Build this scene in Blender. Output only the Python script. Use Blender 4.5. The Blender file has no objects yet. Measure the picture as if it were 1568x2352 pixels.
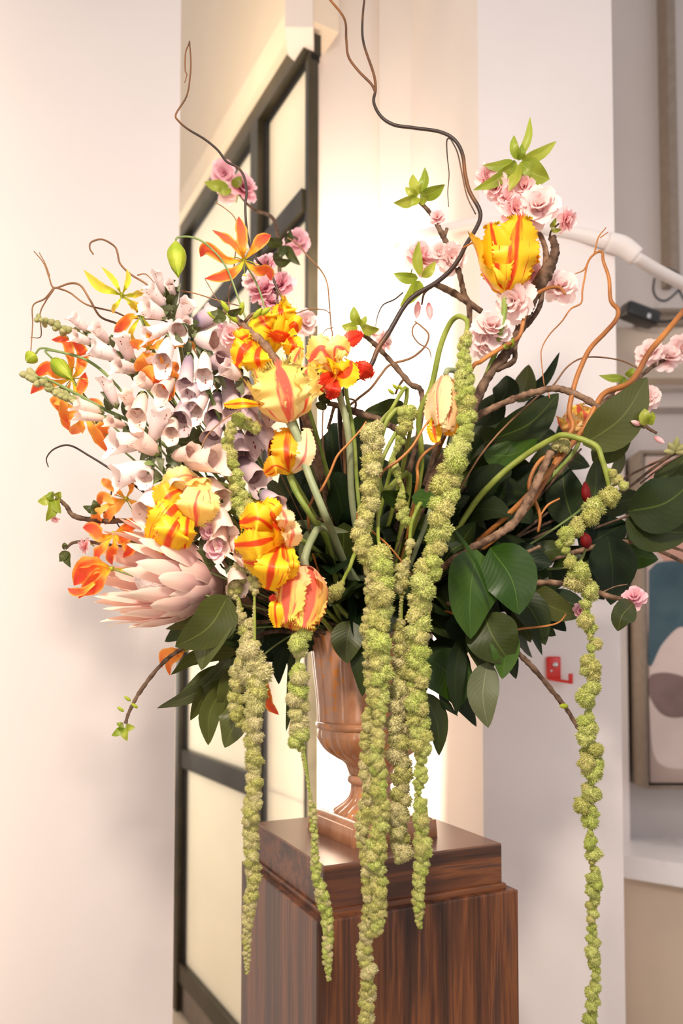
import bpy, math, random
import numpy as np
from mathutils import Vector, Matrix, Quaternion
from math import radians, sin, cos, pi, sqrt

S = bpy.context.scene
COL = S.collection
rnd = random.Random(11)

# ------------------------------------------------------------------ camera
F = 1740.0; CX = 784.0; CY = 1176.0; SH = 257.0; PITCH = radians(2.2); CAMZ = 1.46
cd = bpy.data.cameras.new('camera'); cam = bpy.data.objects.new('camera', cd); COL.objects.link(cam)
cam.location = (0, 0, CAMZ); cam.rotation_euler = (pi/2 + PITCH, 0, 0)
cd.sensor_fit = 'VERTICAL'; cd.sensor_height = 36; cd.sensor_width = 24
cd.lens = F/2352*36; cd.shift_y = SH/2352; cd.clip_start = 0.05
cd.dof.use_dof = True; cd.dof.focus_distance = 1.42; cd.dof.aperture_fstop = 2.2
S.camera = cam
# ------------------------------------------------------------------ world, lights, exposure
w = bpy.data.worlds.new('world'); S.world = w; w.use_nodes = True
bgn = w.node_tree.nodes['Background']; bgn.inputs[0].default_value = (1.0, 0.93, 0.90, 1); bgn.inputs[1].default_value = 0.62
def area(name, loc, target, size, power, color, spread=None):
    l = bpy.data.lights.new(name, 'AREA'); l.shape = 'RECTANGLE'; l.size = size[0]; l.size_y = size[1]
    l.energy = power; l.color = color
    if spread: l.spread = radians(spread)
    o = bpy.data.objects.new(name, l); COL.objects.link(o); o.location = loc
    o.rotation_euler = (Vector(target)-Vector(loc)).to_track_quat('-Z', 'Y').to_euler()
    return o
area('ceiling_spot', (-0.15, -0.05, 2.75), (-0.05, 1.5, 1.30), (0.22, 0.22), 30, (1.0, 0.87, 0.74), 150)
area('front_fill', (-0.7, 0.0, 1.25), (0.0, 1.5, 1.25), (0.6, 0.6), 6, (1.0, 0.88, 0.76))
area('right_soft_light', (2.2, -0.8, 2.4), (0.2, 1.7, 1.4), (1.6, 1.6), 14, (0.93, 0.92, 1.0))  # broad cool area light from the front right
area('wall_washer', (-1.25, 1.82, 1.9), (-0.95, 2.1, 1.9), (0.12, 3.2), 4.5, (1.0, 0.80, 0.56))
area('back_uplight', (-0.02, 2.34, 1.72), (-0.02, 2.75, 1.74), (0.22, 2.2), 34, (1.0, 0.87, 0.72))
area('upper_wall_fill', (-0.75, 2.5, 3.5), (-0.7, 3.5, 4.1), (0.7, 0.5), 4.5, (1.0, 0.78, 0.50))  # added lamp, unseen: brightens the cream wall above the glass partition
area('corridor_light', (-0.7, 4.7, 2.0), (-0.45, 3.1, 1.6), (1.6, 2.8), 230, (1.0, 0.93, 0.80))
S.view_settings.view_transform = 'Standard'; S.view_settings.look = 'None'
S.view_settings.gamma = 1.0; S.view_settings.use_curve_mapping = False
S.view_settings.exposure = 0.12

# ------------------------------------------------------------------ helpers
FW = Vector((0, cos(PITCH), sin(PITCH))); UP = Vector((0, -sin(PITCH), cos(PITCH)))
def P(x, y, d):
    r = Vector((1, 0, 0))*((x-CX)/F) + UP*(-(y-CY-SH)/F) + FW
    r = r*(d/r.y)
    return Vector((r.x, r.y, r.z+CAMZ))
def PX(px, d): return px*d/F
def A(v): return np.array(v, dtype=float)
CAMP = A((0, 0, CAMZ))

def catmull(pts, n, extra=None):
    p = np.array([list(q) for q in pts], dtype=float)
    if len(p) == 2:
        t = np.linspace(0, 1, n)[:, None]; return p[0]*(1-t)+p[1]*t
    q = np.vstack([2*p[0]-p[1], p, 2*p[-1]-p[-2]])
    seg = len(p)-1
    ts = np.linspace(0, seg, n); out = []
    for t in ts:
        i = min(int(t), seg-1); f = t-i
        a, b, c, d = q[i], q[i+1], q[i+2], q[i+3]
        out.append(0.5*((2*b)+(-a+c)*f+(2*a-5*b+4*c-d)*f*f+(-a+3*b-3*c+d)*f**3))
    return np.array(out)
def nrm(v):
    return v/np.maximum(np.linalg.norm(v, axis=-1, keepdims=True), 1e-9)

def make_mesh(verts, faces, uv=None, smooth=True, name='mesh'):
    me = bpy.data.meshes.new(name)
    me.from_pydata([tuple(v) for v in verts], [], faces)
    if uv is not None:
        l = me.uv_layers.new(name='UVMap')
        vi = np.empty(len(me.loops), dtype=np.int32); me.loops.foreach_get('vertex_index', vi)
        l.data.foreach_set('uv', np.asarray(uv, dtype=np.float32)[vi].ravel())
    if smooth: me.polygons.foreach_set('use_smooth', [True]*len(me.polygons))
    me.update()
    return me
def tag(o, label=None, cat=None, group=None, kind=None):
    if label: o['label'] = label
    if cat: o['category'] = cat
    if group: o['group'] = group
    if kind: o['kind'] = kind
    return o
def thing(name, label, cat, loc, group=None):
    o = bpy.data.objects.new(name, None); COL.objects.link(o); o.location = loc
    o.empty_display_size = 0.02
    return tag(o, label, cat, group)
def rootloc(o):
    while o.parent: o = o.parent
    return A(o.location)
def link(name, me, mat, parent=None):
    o = bpy.data.objects.new(name, me); COL.objects.link(o)
    if mat is not None and not me.materials: me.materials.append(mat)
    if parent is not None: o.parent = parent
    return o
def part(name, geo, mat, parent):
    """geo = (verts world, faces, uv)"""
    v, f, uv = geo
    v = np.asarray(v)-rootloc(parent)
    return link(name, make_mesh(v, f, uv), mat, parent)
def join(*gs):
    V = []; Fc = []; U = []; n = 0
    for v, f, uv in gs:
        V.append(np.asarray(v)); Fc += [tuple(i+n for i in q) for q in f]; n += len(v)
        U.append(np.asarray(uv) if uv is not None else np.zeros((len(v), 2)))
    return np.vstack(V), Fc, np.vstack(U)

def tube(pts, rad, nseg=8, n=None, knob=0.0, seed=0, flat=None):
    L = len(pts); n = n or max(6, (L-1)*6)
    C = catmull(pts, n)
    R = np.interp(np.linspace(0, 1, n), np.linspace(0, 1, len(rad)), rad) if hasattr(rad, '__len__') else np.full(n, rad)
    T = nrm(np.gradient(C, axis=0))
    r = random.Random(seed)
    if knob:
        k = np.array([r.random() for _ in range(n)]); R = R*(1+knob*(k-0.4)*1.6*(k > 0.35))
    up = A((0.13, 0.2, 0.97))
    if abs(T[0]@up) > 0.9: up = A((1, 0.1, 0.1))
    N = np.zeros_like(C); N[0] = nrm(up-T[0]*(T[0]@up))
    for i in range(1, n):
        N[i] = nrm(N[i-1]-T[i]*(T[i]@N[i-1]))
    B = np.cross(T, N)
    a = np.linspace(0, 2*pi, nseg, endpoint=False)
    V = (C[:, None]+R[:, None, None]*(N[:, None]*np.cos(a)[None, :, None]+B[:, None]*np.sin(a)[None, :, None]))
    if knob:
        V = V+np.array([r.uniform(-1, 1) for _ in range(n*nseg*3)]).reshape(V.shape)*(R[:, None, None]*knob*0.3)
    V = V.reshape(-1, 3); Fc = []; uv = []
    for i in range(n):
        for j in range(nseg): uv.append((j/nseg, i/(n-1)))
    for i in range(n-1):
        for j in range(nseg):
            k = (j+1) % nseg
            Fc.append((i*nseg+j, i*nseg+k, (i+1)*nseg+k, (i+1)*nseg+j))
    V = np.vstack([V, C[0], C[-1]]); uv += [(0, 0), (0, 1)]
    m = n*nseg
    for j in range(nseg):
        k = (j+1) % nseg
        Fc.append((m, k, j)); Fc.append((m+1, (n-1)*nseg+j, (n-1)*nseg+k))
    return V, Fc, np.array(uv)

def pr_leaf(v): return np.sin(pi*np.power(v, 0.85))**0.75*(1-0.25*v)*1.15
def pr_lance(v): return np.sin(pi*np.power(v, 0.75))**0.9
def pr_petal(v):          # obovate, round end
    c = 0.62
    a = 0.28+0.72*np.sin(np.clip(v/c, 0, 1)*pi/2)
    b = np.sqrt(np.clip(1-((v-c)/(1-c))**2, 0, 1))
    return np.where(v < c, a, b)
def pr_bract(v):
    return np.where(v < 0.42, 0.62+0.38*np.sin(v/0.84*pi), np.clip(1-((v-0.42)/0.58)**1.15, 0, 1))
def pr_flame(v): return 0.10+0.85*np.sin(pi*np.power(v, 1.45))-0.08*v
def pr_strap(v): return np.minimum(1, np.sqrt(np.clip((1-v)*5, 0, 1)))*(0.6+0.4*np.sin(pi*v))

def ribbon(pts, w, prof=pr_leaf, n=None, cup=0.0, fold=0.0, ruf=0.0, rk=3.0, serr=0.0, twist=0.0, roll=0.0, nu=6, nv=12, seed=0):
    r = random.Random(seed)
    vv = np.linspace(0, 1, nv+1); vv = np.where(vv > .5, 1-(1-vv)**1.25*0.5**(-.25), vv)
    m = 48
    Cd = catmull(pts, m+1)
    C = np.array([np.interp(vv, np.linspace(0, 1, m+1), Cd[:, k]) for k in range(3)]).T
    T = nrm(np.gradient(C, axis=0))
    n0 = A(n) if n is not None else nrm(CAMP-C[nv//2])
    s = nrm(np.cross(T, n0)); N = np.cross(s, T)
    ang = roll+twist*vv
    s2 = s*np.cos(ang)[:, None]+N*np.sin(ang)[:, None]; N2 = -s*np.sin(ang)[:, None]+N*np.cos(ang)[:, None]
    u = np.linspace(-1, 1, nu+1)
    half = w/2*prof(vv)
    ph1, ph2 = r.uniform(0, 6.3), r.uniform(0, 6.3)
    U, V = np.meshgrid(u, vv)
    ph = np.where(U > 0, ph1, ph2)
    off = half[:, None]*(cup*U**2+fold*np.abs(U))+ruf*w*np.abs(U)**1.5*np.sin(rk*2*pi*V+ph)*np.sin(pi*np.clip(V*1.1, 0, 1))
    X = C[:, None]+s2[:, None]*(U*half[:, None])[..., None]+N2[:, None]*off[..., None]
    if serr:
        for i in range(nv+1):
            v = vv[i]
            if v < 0.3: continue
            for j in (0, nu):
                k = 1.0 if i % 2 else -0.35
                X[i, j] += s2[i]*(u[j]*w*serr*(k+r.uniform(-.4, .5))) + T[i]*w*serr*r.uniform(-.3, 1.2)
        for j in range(nu+1):
            X[nv, j] = C[nv]+s2[nv]*u[j]*w*0.30+T[nv]*w*(serr*((1.5 if j % 2 else 0.2)+r.uniform(0, .6))-0.05*u[j]**2)+N2[nv]*off[nv-1, j]
            if 0 < j < nu: X[nv-1, j] += s2[nv]*u[j]*w*0.05
    Fc = []
    for i in range(nv):
        for j in range(nu):
            a = i*(nu+1)+j
            Fc.append((a, a+1, a+nu+2, a+nu+1))
    uv = np.stack([(U+1)/2, V], -1).reshape(-1, 2)
    return X.reshape(-1, 3), Fc, uv

def pix(pts, z=None):
    """list of (x,y[,z]) pixels of the photograph -> points at real depth z"""
    out = []
    for q in pts:
        out.append(P(q[0], q[1], q[2] if len(q) > 2 else z))
    return out

def box(sx, sy, sz, cx=0, cy=0, cz=0, rot=0, bevel=0.0, seg=2):
    import bmesh
    bm = bmesh.new(); bmesh.ops.create_cube(bm, size=1)
    bmesh.ops.scale(bm, vec=(sx, sy, sz), verts=bm.verts)
    if bevel: bmesh.ops.bevel(bm, geom=list(bm.edges), offset=bevel, segments=seg, affect='EDGES', profile=0.6)
    bmesh.ops.rotate(bm, cent=(0, 0, 0), matrix=Matrix.Rotation(rot, 3, 'Z'), verts=bm.verts)
    bmesh.ops.translate(bm, vec=(cx, cy, cz), verts=bm.verts)
    bm.verts.index_update()
    g = (np.array([tuple(v.co) for v in bm.verts]), [tuple(v.index for v in f.verts) for f in bm.faces], None)
    bm.free(); return g
def prism(poly, z0, z1):
    """vertical prism from plan polygon"""
    n = len(poly); V = [(x, y, z0) for x, y in poly]+[(x, y, z1) for x, y in poly]
    Fc = [tuple(range(n))[::-1], tuple(range(n, 2*n))]+[(i, (i+1) % n, n+(i+1) % n, n+i) for i in range(n)]
    return np.array(V), Fc, None
def solid(name, geo, mat, parent=None, smooth=False):
    v, f, uv = geo
    if parent is not None: v = np.asarray(v)-rootloc(parent)
    return link(name, make_mesh(v, f, uv, smooth=smooth), mat, parent)

# ------------------------------------------------------------------ materials
def newmat(name):
    m = bpy.data.materials.new(name); m.use_nodes = True
    nt = m.node_tree; bs = nt.nodes['Principled BSDF']
    return m, nt, bs
def N_(nt, t, **kw):
    n = nt.nodes.new(t)
    for k, v in kw.items(): setattr(n, k, v)
    return n
def math_(nt, op, a, b=None, c=None, clamp=False):
    n = N_(nt, 'ShaderNodeMath', operation=op, use_clamp=clamp)
    for i, v in enumerate((a, b, c)):
        if v is None: continue
        if isinstance(v, (int, float)): n.inputs[i].default_value = v
        else: nt.links.new(v, n.inputs[i])
    return n.outputs[0]
def ramp(nt, fac, stops, interp='LINEAR'):
    n = N_(nt, 'ShaderNodeValToRGB'); cr = n.color_ramp; cr.interpolation = interp
    while len(cr.elements) < len(stops): cr.elements.new(0.5)
    for e, (p, c) in zip(cr.elements, stops): e.position = p; e.color = (*c, 1)
    nt.links.new(fac, n.inputs[0]); return n.outputs[0]
def mixc(nt, fac, a, b):
    n = N_(nt, 'ShaderNodeMix', data_type='RGBA')
    for i, v in ((0, fac), (6, a), (7, b)):
        if isinstance(v, (int, float)): n.inputs[i].default_value = v
        elif isinstance(v, tuple): n.inputs[i].default_value = (*v, 1)
        else: nt.links.new(v, n.inputs[i])
    return n.outputs[2]
def coord(nt, kind='Object', scale=(1, 1, 1)):
    t = N_(nt, 'ShaderNodeTexCoord'); mp = N_(nt, 'ShaderNodeMapping'); mp.inputs['Scale'].default_value = scale
    nt.links.new(t.outputs[kind], mp.inputs[0]); return mp.outputs[0]
def noise(nt, vec, scale, detail=3, rough=0.5, dist=0.0):
    n = N_(nt, 'ShaderNodeTexNoise'); n.inputs['Scale'].default_value = scale; n.inputs['Detail'].default_value = detail
    n.inputs['Roughness'].default_value = rough; n.inputs['Distortion'].default_value = dist
    nt.links.new(vec, n.inputs['Vector']); return n.outputs['Fac']
def bump(nt, bs, h, strength, dist=0.001):
    b = N_(nt, 'ShaderNodeBump'); b.inputs['Strength'].default_value = strength; b.inputs['Distance'].default_value = dist
    nt.links.new(h, b.inputs['Height']); nt.links.new(b.outputs[0], bs.inputs['Normal'])
def transl(nt, bs, col, amount):
    out = nt.nodes['Material Output']; t = N_(nt, 'ShaderNodeBsdfTranslucent'); mx = N_(nt, 'ShaderNodeMixShader')
    mx.inputs[0].default_value = amount
    if isinstance(col, tuple): t.inputs[0].default_value = (*col, 1)
    else: nt.links.new(col, t.inputs[0])
    nt.links.new(bs.outputs[0], mx.inputs[1]); nt.links.new(t.outputs[0], mx.inputs[2]); nt.links.new(mx.outputs[0], out.inputs[0])
def simple(name, c1, c2=None, scale=20, rough=0.6, spec=0.4, bmp=0.0, bdist=0.001, tr=0.0, metal=0.0, stretch=(1, 1, 1), rand=0.0, pos=(0.35, 0.65)):
    m, nt, bs = newmat(name)
    v = coord(nt, 'Object', stretch); f = noise(nt, v, scale, 4)
    if rand:
        oi = N_(nt, 'ShaderNodeObjectInfo'); f = math_(nt, 'ADD', f, math_(nt, 'MULTIPLY', math_(nt, 'SUBTRACT', oi.outputs['Random'], 0.5), rand))
    col = ramp(nt, f, [(pos[0], c1), (pos[1], c2 or c1)])
    nt.links.new(col, bs.inputs['Base Color']); bs.inputs['Roughness'].default_value = rough
    bs.inputs['Specular IOR Level'].default_value = spec; bs.inputs['Metallic'].default_value = metal
    if bmp: bump(nt, bs, noise(nt, v, scale*2, 4), bmp, bdist)
    if tr: transl(nt, bs, col, tr)
    return m
def uvs(nt):
    t = N_(nt, 'ShaderNodeTexCoord'); s = N_(nt, 'ShaderNodeSeparateXYZ'); nt.links.new(t.outputs['UV'], s.inputs[0])
    d = math_(nt, 'MULTIPLY', math_(nt, 'ABSOLUTE', math_(nt, 'SUBTRACT', s.outputs[0], 0.5)), 2.0)
    return t.outputs['UV'], s.outputs[0], s.outputs[1], d
def uvnoise(nt, uv, sx, sy, scale=1.0, detail=3):
    mp = N_(nt, 'ShaderNodeMapping'); mp.inputs['Scale'].default_value = (sx, sy, 1); nt.links.new(uv, mp.inputs[0])
    oi = N_(nt, 'ShaderNodeObjectInfo'); cx = N_(nt, 'ShaderNodeCombineXYZ')
    nt.links.new(math_(nt, 'MULTIPLY', oi.outputs['Random'], 37.0), cx.inputs[2])
    nt.links.new(cx.outputs[0], mp.inputs['Location'])
    return noise(nt, mp.outputs[0], scale, detail)
def tulip_mat(name, edge, mid, red, width=0.34, streak=0.60, base=None):
    m, nt, bs = newmat(name); uv, u, v, d = uvs(nt)
    ns = uvnoise(nt, uv, 6, 1.3); ns2 = uvnoise(nt, uv, 9, 1.5, 1.3)
    col = mixc(nt, v, mid, edge)
    dd = math_(nt, 'ADD', d, math_(nt, 'MULTIPLY', math_(nt, 'SUBTRACT', ns, 0.5), 1.3))
    mask = math_(nt, 'MULTIPLY', math_(nt, 'SUBTRACT', width+0.04, dd), 5.0, clamp=True)
    fl = math_(nt, 'MULTIPLY', math_(nt, 'SUBTRACT', ns2, streak), 16.0, clamp=True)
    mask = math_(nt, 'MAXIMUM', mask, fl)
    col = mixc(nt, mask, col, red)
    if base:
        bm_ = math_(nt, 'MULTIPLY', math_(nt, 'SUBTRACT', 0.16, v), 8.0, clamp=True); col = mixc(nt, bm_, col, base)
    nt.links.new(col, bs.inputs['Base Color']); bs.inputs['Roughness'].default_value = 0.42
    bs.inputs['Specular IOR Level'].default_value = 0.35
    bump(nt, bs, uvnoise(nt, uv, 26, 1.2, 1.0), 0.25, 0.0012)
    transl(nt, bs, col, 0.33); return m
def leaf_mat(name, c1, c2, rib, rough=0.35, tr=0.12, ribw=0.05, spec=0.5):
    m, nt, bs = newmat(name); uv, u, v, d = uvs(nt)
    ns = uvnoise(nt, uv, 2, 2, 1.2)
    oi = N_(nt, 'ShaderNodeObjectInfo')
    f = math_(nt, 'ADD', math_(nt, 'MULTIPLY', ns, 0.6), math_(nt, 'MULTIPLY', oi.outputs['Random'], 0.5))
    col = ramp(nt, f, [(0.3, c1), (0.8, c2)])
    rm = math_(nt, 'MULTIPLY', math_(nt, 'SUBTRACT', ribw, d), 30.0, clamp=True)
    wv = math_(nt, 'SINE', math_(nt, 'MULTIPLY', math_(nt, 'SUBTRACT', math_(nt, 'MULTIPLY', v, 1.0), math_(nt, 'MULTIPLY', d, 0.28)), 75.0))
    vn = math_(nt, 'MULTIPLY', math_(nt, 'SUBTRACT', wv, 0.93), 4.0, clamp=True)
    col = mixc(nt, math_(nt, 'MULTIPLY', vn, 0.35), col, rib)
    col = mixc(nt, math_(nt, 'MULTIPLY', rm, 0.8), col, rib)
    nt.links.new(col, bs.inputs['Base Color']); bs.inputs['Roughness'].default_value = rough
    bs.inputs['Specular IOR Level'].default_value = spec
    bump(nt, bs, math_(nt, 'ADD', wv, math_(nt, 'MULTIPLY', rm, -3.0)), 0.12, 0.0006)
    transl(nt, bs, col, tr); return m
def grad_mat(name, stops, edge=None, rough=0.5, tr=0.3, ns_amt=0.2, edgew=0.62, fine=20):
    m, nt, bs = newmat(name); uv, u, v, d = uvs(nt)
    ns = uvnoise(nt, uv, 5, 1.5)
    f = math_(nt, 'ADD', v, math_(nt, 'MULTIPLY', math_(nt, 'SUBTRACT', ns, 0.5), ns_amt*2))
    col = ramp(nt, f, stops)
    if edge:
        em = math_(nt, 'MULTIPLY', math_(nt, 'SUBTRACT', d, edgew), 5.0, clamp=True); col = mixc(nt, em, col, edge)
    nt.links.new(col, bs.inputs['Base Color']); bs.inputs['Roughness'].default_value = rough
    bs.inputs['Specular IOR Level'].default_value = 0.3
    bump(nt, bs, uvnoise(nt, uv, fine, 1.2, 1.0), 0.2, 0.001)
    transl(nt, bs, col, tr); return m
def bell_mat(name, c_out, c_lip, spot, base):
    m, nt, bs = newmat(name); uv, u, v, d = uvs(nt)
    col = ramp(nt, v, [(0.0, base), (0.3, c_out), (0.8, c_lip)])
    mp = N_(nt, 'ShaderNodeMapping'); mp.inputs['Scale'].default_value = (16, 11, 1); nt.links.new(uv, mp.inputs[0])
    vo = N_(nt, 'ShaderNodeTexVoronoi'); vo.inputs['Scale'].default_value = 1.0; nt.links.new(mp.outputs[0], vo.inputs['Vector'])
    sp = math_(nt, 'MULTIPLY', math_(nt, 'SUBTRACT', 0.26, vo.outputs['Distance']), 12.0, clamp=True)
    lip = math_(nt, 'MULTIPLY', math_(nt, 'SUBTRACT', v, 0.58), 7.0, clamp=True)
    low = math_(nt, 'MULTIPLY', math_(nt, 'SUBTRACT', 0.48, d), 6.0, clamp=True)
    col = mixc(nt, math_(nt, 'MULTIPLY', math_(nt, 'MULTIPLY', sp, lip), math_(nt, 'MULTIPLY', low, 1.0)), col, spot)
    nt.links.new(col, bs.inputs['Base Color']); bs.inputs['Roughness'].default_value = 0.5
    bs.inputs['Specular IOR Level'].default_value = 0.3
    transl(nt, bs, col, 0.3); return m
def wood_mat(name, stops, stretch, scale, rough=0.28, fine=(30, 30, 1.2)):
    m, nt, bs = newmat(name); v = coord(nt, 'Object', stretch)
    f = noise(nt, v, scale, 4, 0.6, 0.4); v2 = coord(nt, 'Object', tuple(a*6 for a in stretch)); f2 = noise(nt, v2, scale, 3)
    f = math_(nt, 'ADD', math_(nt, 'MULTIPLY', f, 0.8), math_(nt, 'MULTIPLY', f2, 0.22))
    col = ramp(nt, f, stops); nt.links.new(col, bs.inputs['Base Color'])
    bs.inputs['Roughness'].default_value = rough; bs.inputs['Specular IOR Level'].default_value = 0.5
    bump(nt, bs, f2, 0.04, 0.0005); return m

M = {}
M['wall'] = simple('wall_paint', (0.80, 0.735, 0.72), (0.83, 0.765, 0.75), 3, 0.7, 0.2)
M['wall_left'] = simple('dimmed_wall_paint', (0.73, 0.665, 0.645), (0.75, 0.685, 0.665), 3, 0.7, 0.2)  # same paint as the other walls, darkened in colour to imitate weaker light
M['wall_cream'] = simple('cream_paint', (0.83, 0.70, 0.55), (0.85, 0.73, 0.58), 3, 0.7, 0.2)
M['wall_warm_lit'] = simple('warm_lit_wall_paint', (0.86, 0.76, 0.68), (0.88, 0.78, 0.70), 3, 0.7, 0.2)  # pale walls with the warm light's peach tone put into the colour
M['wall_grey'] = simple('grey_paint', (0.56, 0.51, 0.49), (0.58, 0.53, 0.51), 3, 0.7, 0.2)
M['floor'] = simple('pale_stone', (0.45, 0.36, 0.27), (0.5, 0.41, 0.32), 4, 0.35, 0.4)
M['frame'] = simple('dark_bronze_metal', (0.035, 0.028, 0.014), (0.06, 0.048, 0.028), 6, 0.38, 0.5, metal=0.2)
M['trimcream'] = simple('cream_trim', (0.88, 0.74, 0.56), (0.90, 0.77, 0.6), 5, 0.5, 0.3)
def glass():
    m, nt, bs = newmat('frosted_glass'); v = coord(nt, 'Object')
    col = ramp(nt, noise(nt, v, 2, 2), [(0.3, (0.86, 0.83, 0.74)), (0.7, (0.90, 0.87, 0.79))])
    nt.links.new(col, bs.inputs['Base Color']); bs.inputs['Roughness'].default_value = 0.35
    transl(nt, bs, col, 0.5); return m
M['glass'] = glass()
W_ST = [(0.34, (0.018, 0.009, 0.007)), (0.47, (0.070, 0.026, 0.014)), (0.54, (0.12, 0.040, 0.018)), (0.58, (0.18, 0.062, 0.022)), (0.64, (0.09, 0.036, 0.022)), (0.75, (0.03, 0.014, 0.010))]
M['wood_v'] = wood_mat('striped_rosewood', W_ST, (1, 1, 0.04), 30)
M['wood_h'] = wood_mat('cross_rosewood', W_ST, (0.06, 1, 1), 24)
M['wood_top'] = wood_mat('polished_rosewood', [(0.3, (0.13, 0.060, 0.04)), (0.7, (0.18, 0.085, 0.055))], (0.06, 1, 1), 14, 0.22)  # colour raised to imitate the bright wall reflected in the polish
def urn_mat():
    m, nt, bs = newmat('glazed_terracotta'); v = coord(nt, 'Object'); v2 = coord(nt, 'Object', (1, 1, 0.25))
    f = noise(nt, v2, 16, 5, 0.65, 0.6); g = noise(nt, v, 60, 4, 0.7)
    col = ramp(nt, f, [(0.30, (0.27, 0.095, 0.030)), (0.46, (0.38, 0.165, 0.075)), (0.60, (0.44, 0.215, 0.125)), (0.72, (0.52, 0.19, 0.02))])
    gm = math_(nt, 'MULTIPLY', math_(nt, 'SUBTRACT', math_(nt, 'MULTIPLY', f, g), 0.30), 18, clamp=True)
    col = mixc(nt, gm, col, (0.60, 0.20, 0.015))
    nt.links.new(col, bs.inputs['Base Color']); bs.inputs['Roughness'].default_value = 0.3
    bs.inputs['Coat Weight'].default_value = 0.4; bs.inputs['Coat Roughness'].default_value = 0.15
    bump(nt, bs, g, 0.1, 0.001); return m
M['urn'] = urn_mat()
YEL = (0.95, 0.60, 0.012); CRM = (0.98, 0.80, 0.26); RED = (0.80, 0.075, 0.012)
M['tulip_yellow'] = tulip_mat('tulip_yellow_petal', (0.95, 0.58, 0.012), (0.95, 0.68, 0.03), RED, 0.30, 0.63)
M['tulip_pale'] = tulip_mat('tulip_pale_petal', (0.97, 0.76, 0.16), (0.97, 0.80, 0.40), (0.88, 0.16, 0.11), 0.24, 0.66)
M['tulip_cream'] = tulip_mat('tulip_cream_petal', (0.95, 0.72, 0.38), (0.93, 0.72, 0.42), (0.85, 0.20, 0.15), 0.18, 0.70)
M['tulip_pink'] = tulip_mat('tulip_pink_petal', (0.97, 0.68, 0.10), (0.90, 0.50, 0.36), (0.82, 0.15, 0.09), 0.38, 0.60, base=(0.78, 0.30, 0.25))
M['tulip_orange'] = tulip_mat('tulip_orange_petal', (0.95, 0.45, 0.02), (0.95, 0.55, 0.03), (0.75, 0.08, 0.01), 0.2, 0.62)
M['tulip_red'] = tulip_mat('tulip_red_petal', (0.80, 0.05, 0.02), (0.85, 0.09, 0.03), (0.65, 0.02, 0.01), 0.3, 0.6)
M['flame'] = grad_mat('flame_lily_petal', [(0.0, (0.55, 0.60, 0.05)), (0.22, (0.95, 0.55, 0.04)), (0.42, (0.92, 0.17, 0.03)), (0.95, (0.88, 0.07, 0.05))], edge=(0.95, 0.36, 0.06), ns_amt=0.1)
M['flame_orange'] = grad_mat('flame_lily_orange_petal', [(0.0, (0.80, 0.60, 0.08)), (0.3, (0.98, 0.42, 0.06)), (0.9, (0.93, 0.18, 0.05))], edge=(0.98, 0.42, 0.09), ns_amt=0.1)
M['flame_green'] = grad_mat('flame_lily_green_petal', [(0.0, (0.20, 0.36, 0.02)), (0.4, (0.62, 0.62, 0.04)), (1.0, (0.95, 0.45, 0.06))], edge=(0.85, 0.62, 0.08), ns_amt=0.1)
M['stem'] = simple('green_stem', (0.17, 0.25, 0.035), (0.30, 0.36, 0.08), 30, 0.5, 0.4, tr=0.1)
M['stem_pale'] = simple('pale_stem', (0.22, 0.26, 0.13), (0.30, 0.33, 0.18), 30, 0.5, 0.4)
M['stem_fine'] = simple('fine_green_stem', (0.13, 0.20, 0.05), (0.22, 0.27, 0.09), 30, 0.5, 0.4)
M['amstem'] = simple('amaranth_stem', (0.20, 0.25, 0.03), (0.34, 0.39, 0.07), 25, 0.45, 0.4, tr=0.15)
M['amaranth'] = simple('amaranth_floret', (0.52, 0.53, 0.13), (0.74, 0.65, 0.30), 7, 0.8, 0.15, tr=0.25, rand=0.12, pos=(0.40, 0.62))
M['amaranth_bright'] = simple('amaranth_bright_floret', (0.49, 0.58, 0.11), (0.73, 0.69, 0.30), 7, 0.8, 0.15, tr=0.25, rand=0.12, pos=(0.40, 0.66))
M['amaranth_tan'] = simple('amaranth_tan_floret', (0.58, 0.57, 0.19), (0.78, 0.67, 0.39), 7, 0.8, 0.15, tr=0.25, rand=0.12, pos=(0.38, 0.60))
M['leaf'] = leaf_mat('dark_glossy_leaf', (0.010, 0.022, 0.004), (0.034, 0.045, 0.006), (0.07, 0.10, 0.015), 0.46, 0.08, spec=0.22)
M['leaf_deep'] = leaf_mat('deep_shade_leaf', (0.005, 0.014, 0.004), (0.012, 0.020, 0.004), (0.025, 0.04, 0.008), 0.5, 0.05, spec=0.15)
M['leaf_bright'] = leaf_mat('bright_green_leaf', (0.017, 0.052, 0.003), (0.040, 0.088, 0.005), (0.10, 0.19, 0.025), 0.36, 0.15, 0.03, spec=0.3)
M['leaf_olive'] = leaf_mat('olive_leaf', (0.034, 0.045, 0.008), (0.075, 0.084, 0.018), (0.13, 0.15, 0.035), 0.42, 0.12, spec=0.3)
M['leaf_young'] = leaf_mat('young_spring_leaf', (0.22, 0.30, 0.02), (0.38, 0.42, 0.05), (0.48, 0.50, 0.10), 0.4, 0.35)
M['leaf_grey'] = leaf_mat('greyed_leaf', (0.07, 0.085, 0.03), (0.14, 0.15, 0.065), (0.20, 0.21, 0.10), 0.55, 0.15)
M['cherry'] = grad_mat('cherry_petal', [(0.0, (0.86, 0.30, 0.32)), (0.35, (0.95, 0.53, 0.54)), (1.0, (0.97, 0.72, 0.71))], rough=0.6, tr=0.35, ns_amt=0.1)
M['cherry_pale'] = grad_mat('cherry_pale_petal', [(0.0, (0.92, 0.48, 0.48)), (0.4, (0.97, 0.70, 0.68)), (1.0, (0.98, 0.82, 0.79))], rough=0.6, tr=0.35, ns_amt=0.1)
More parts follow.
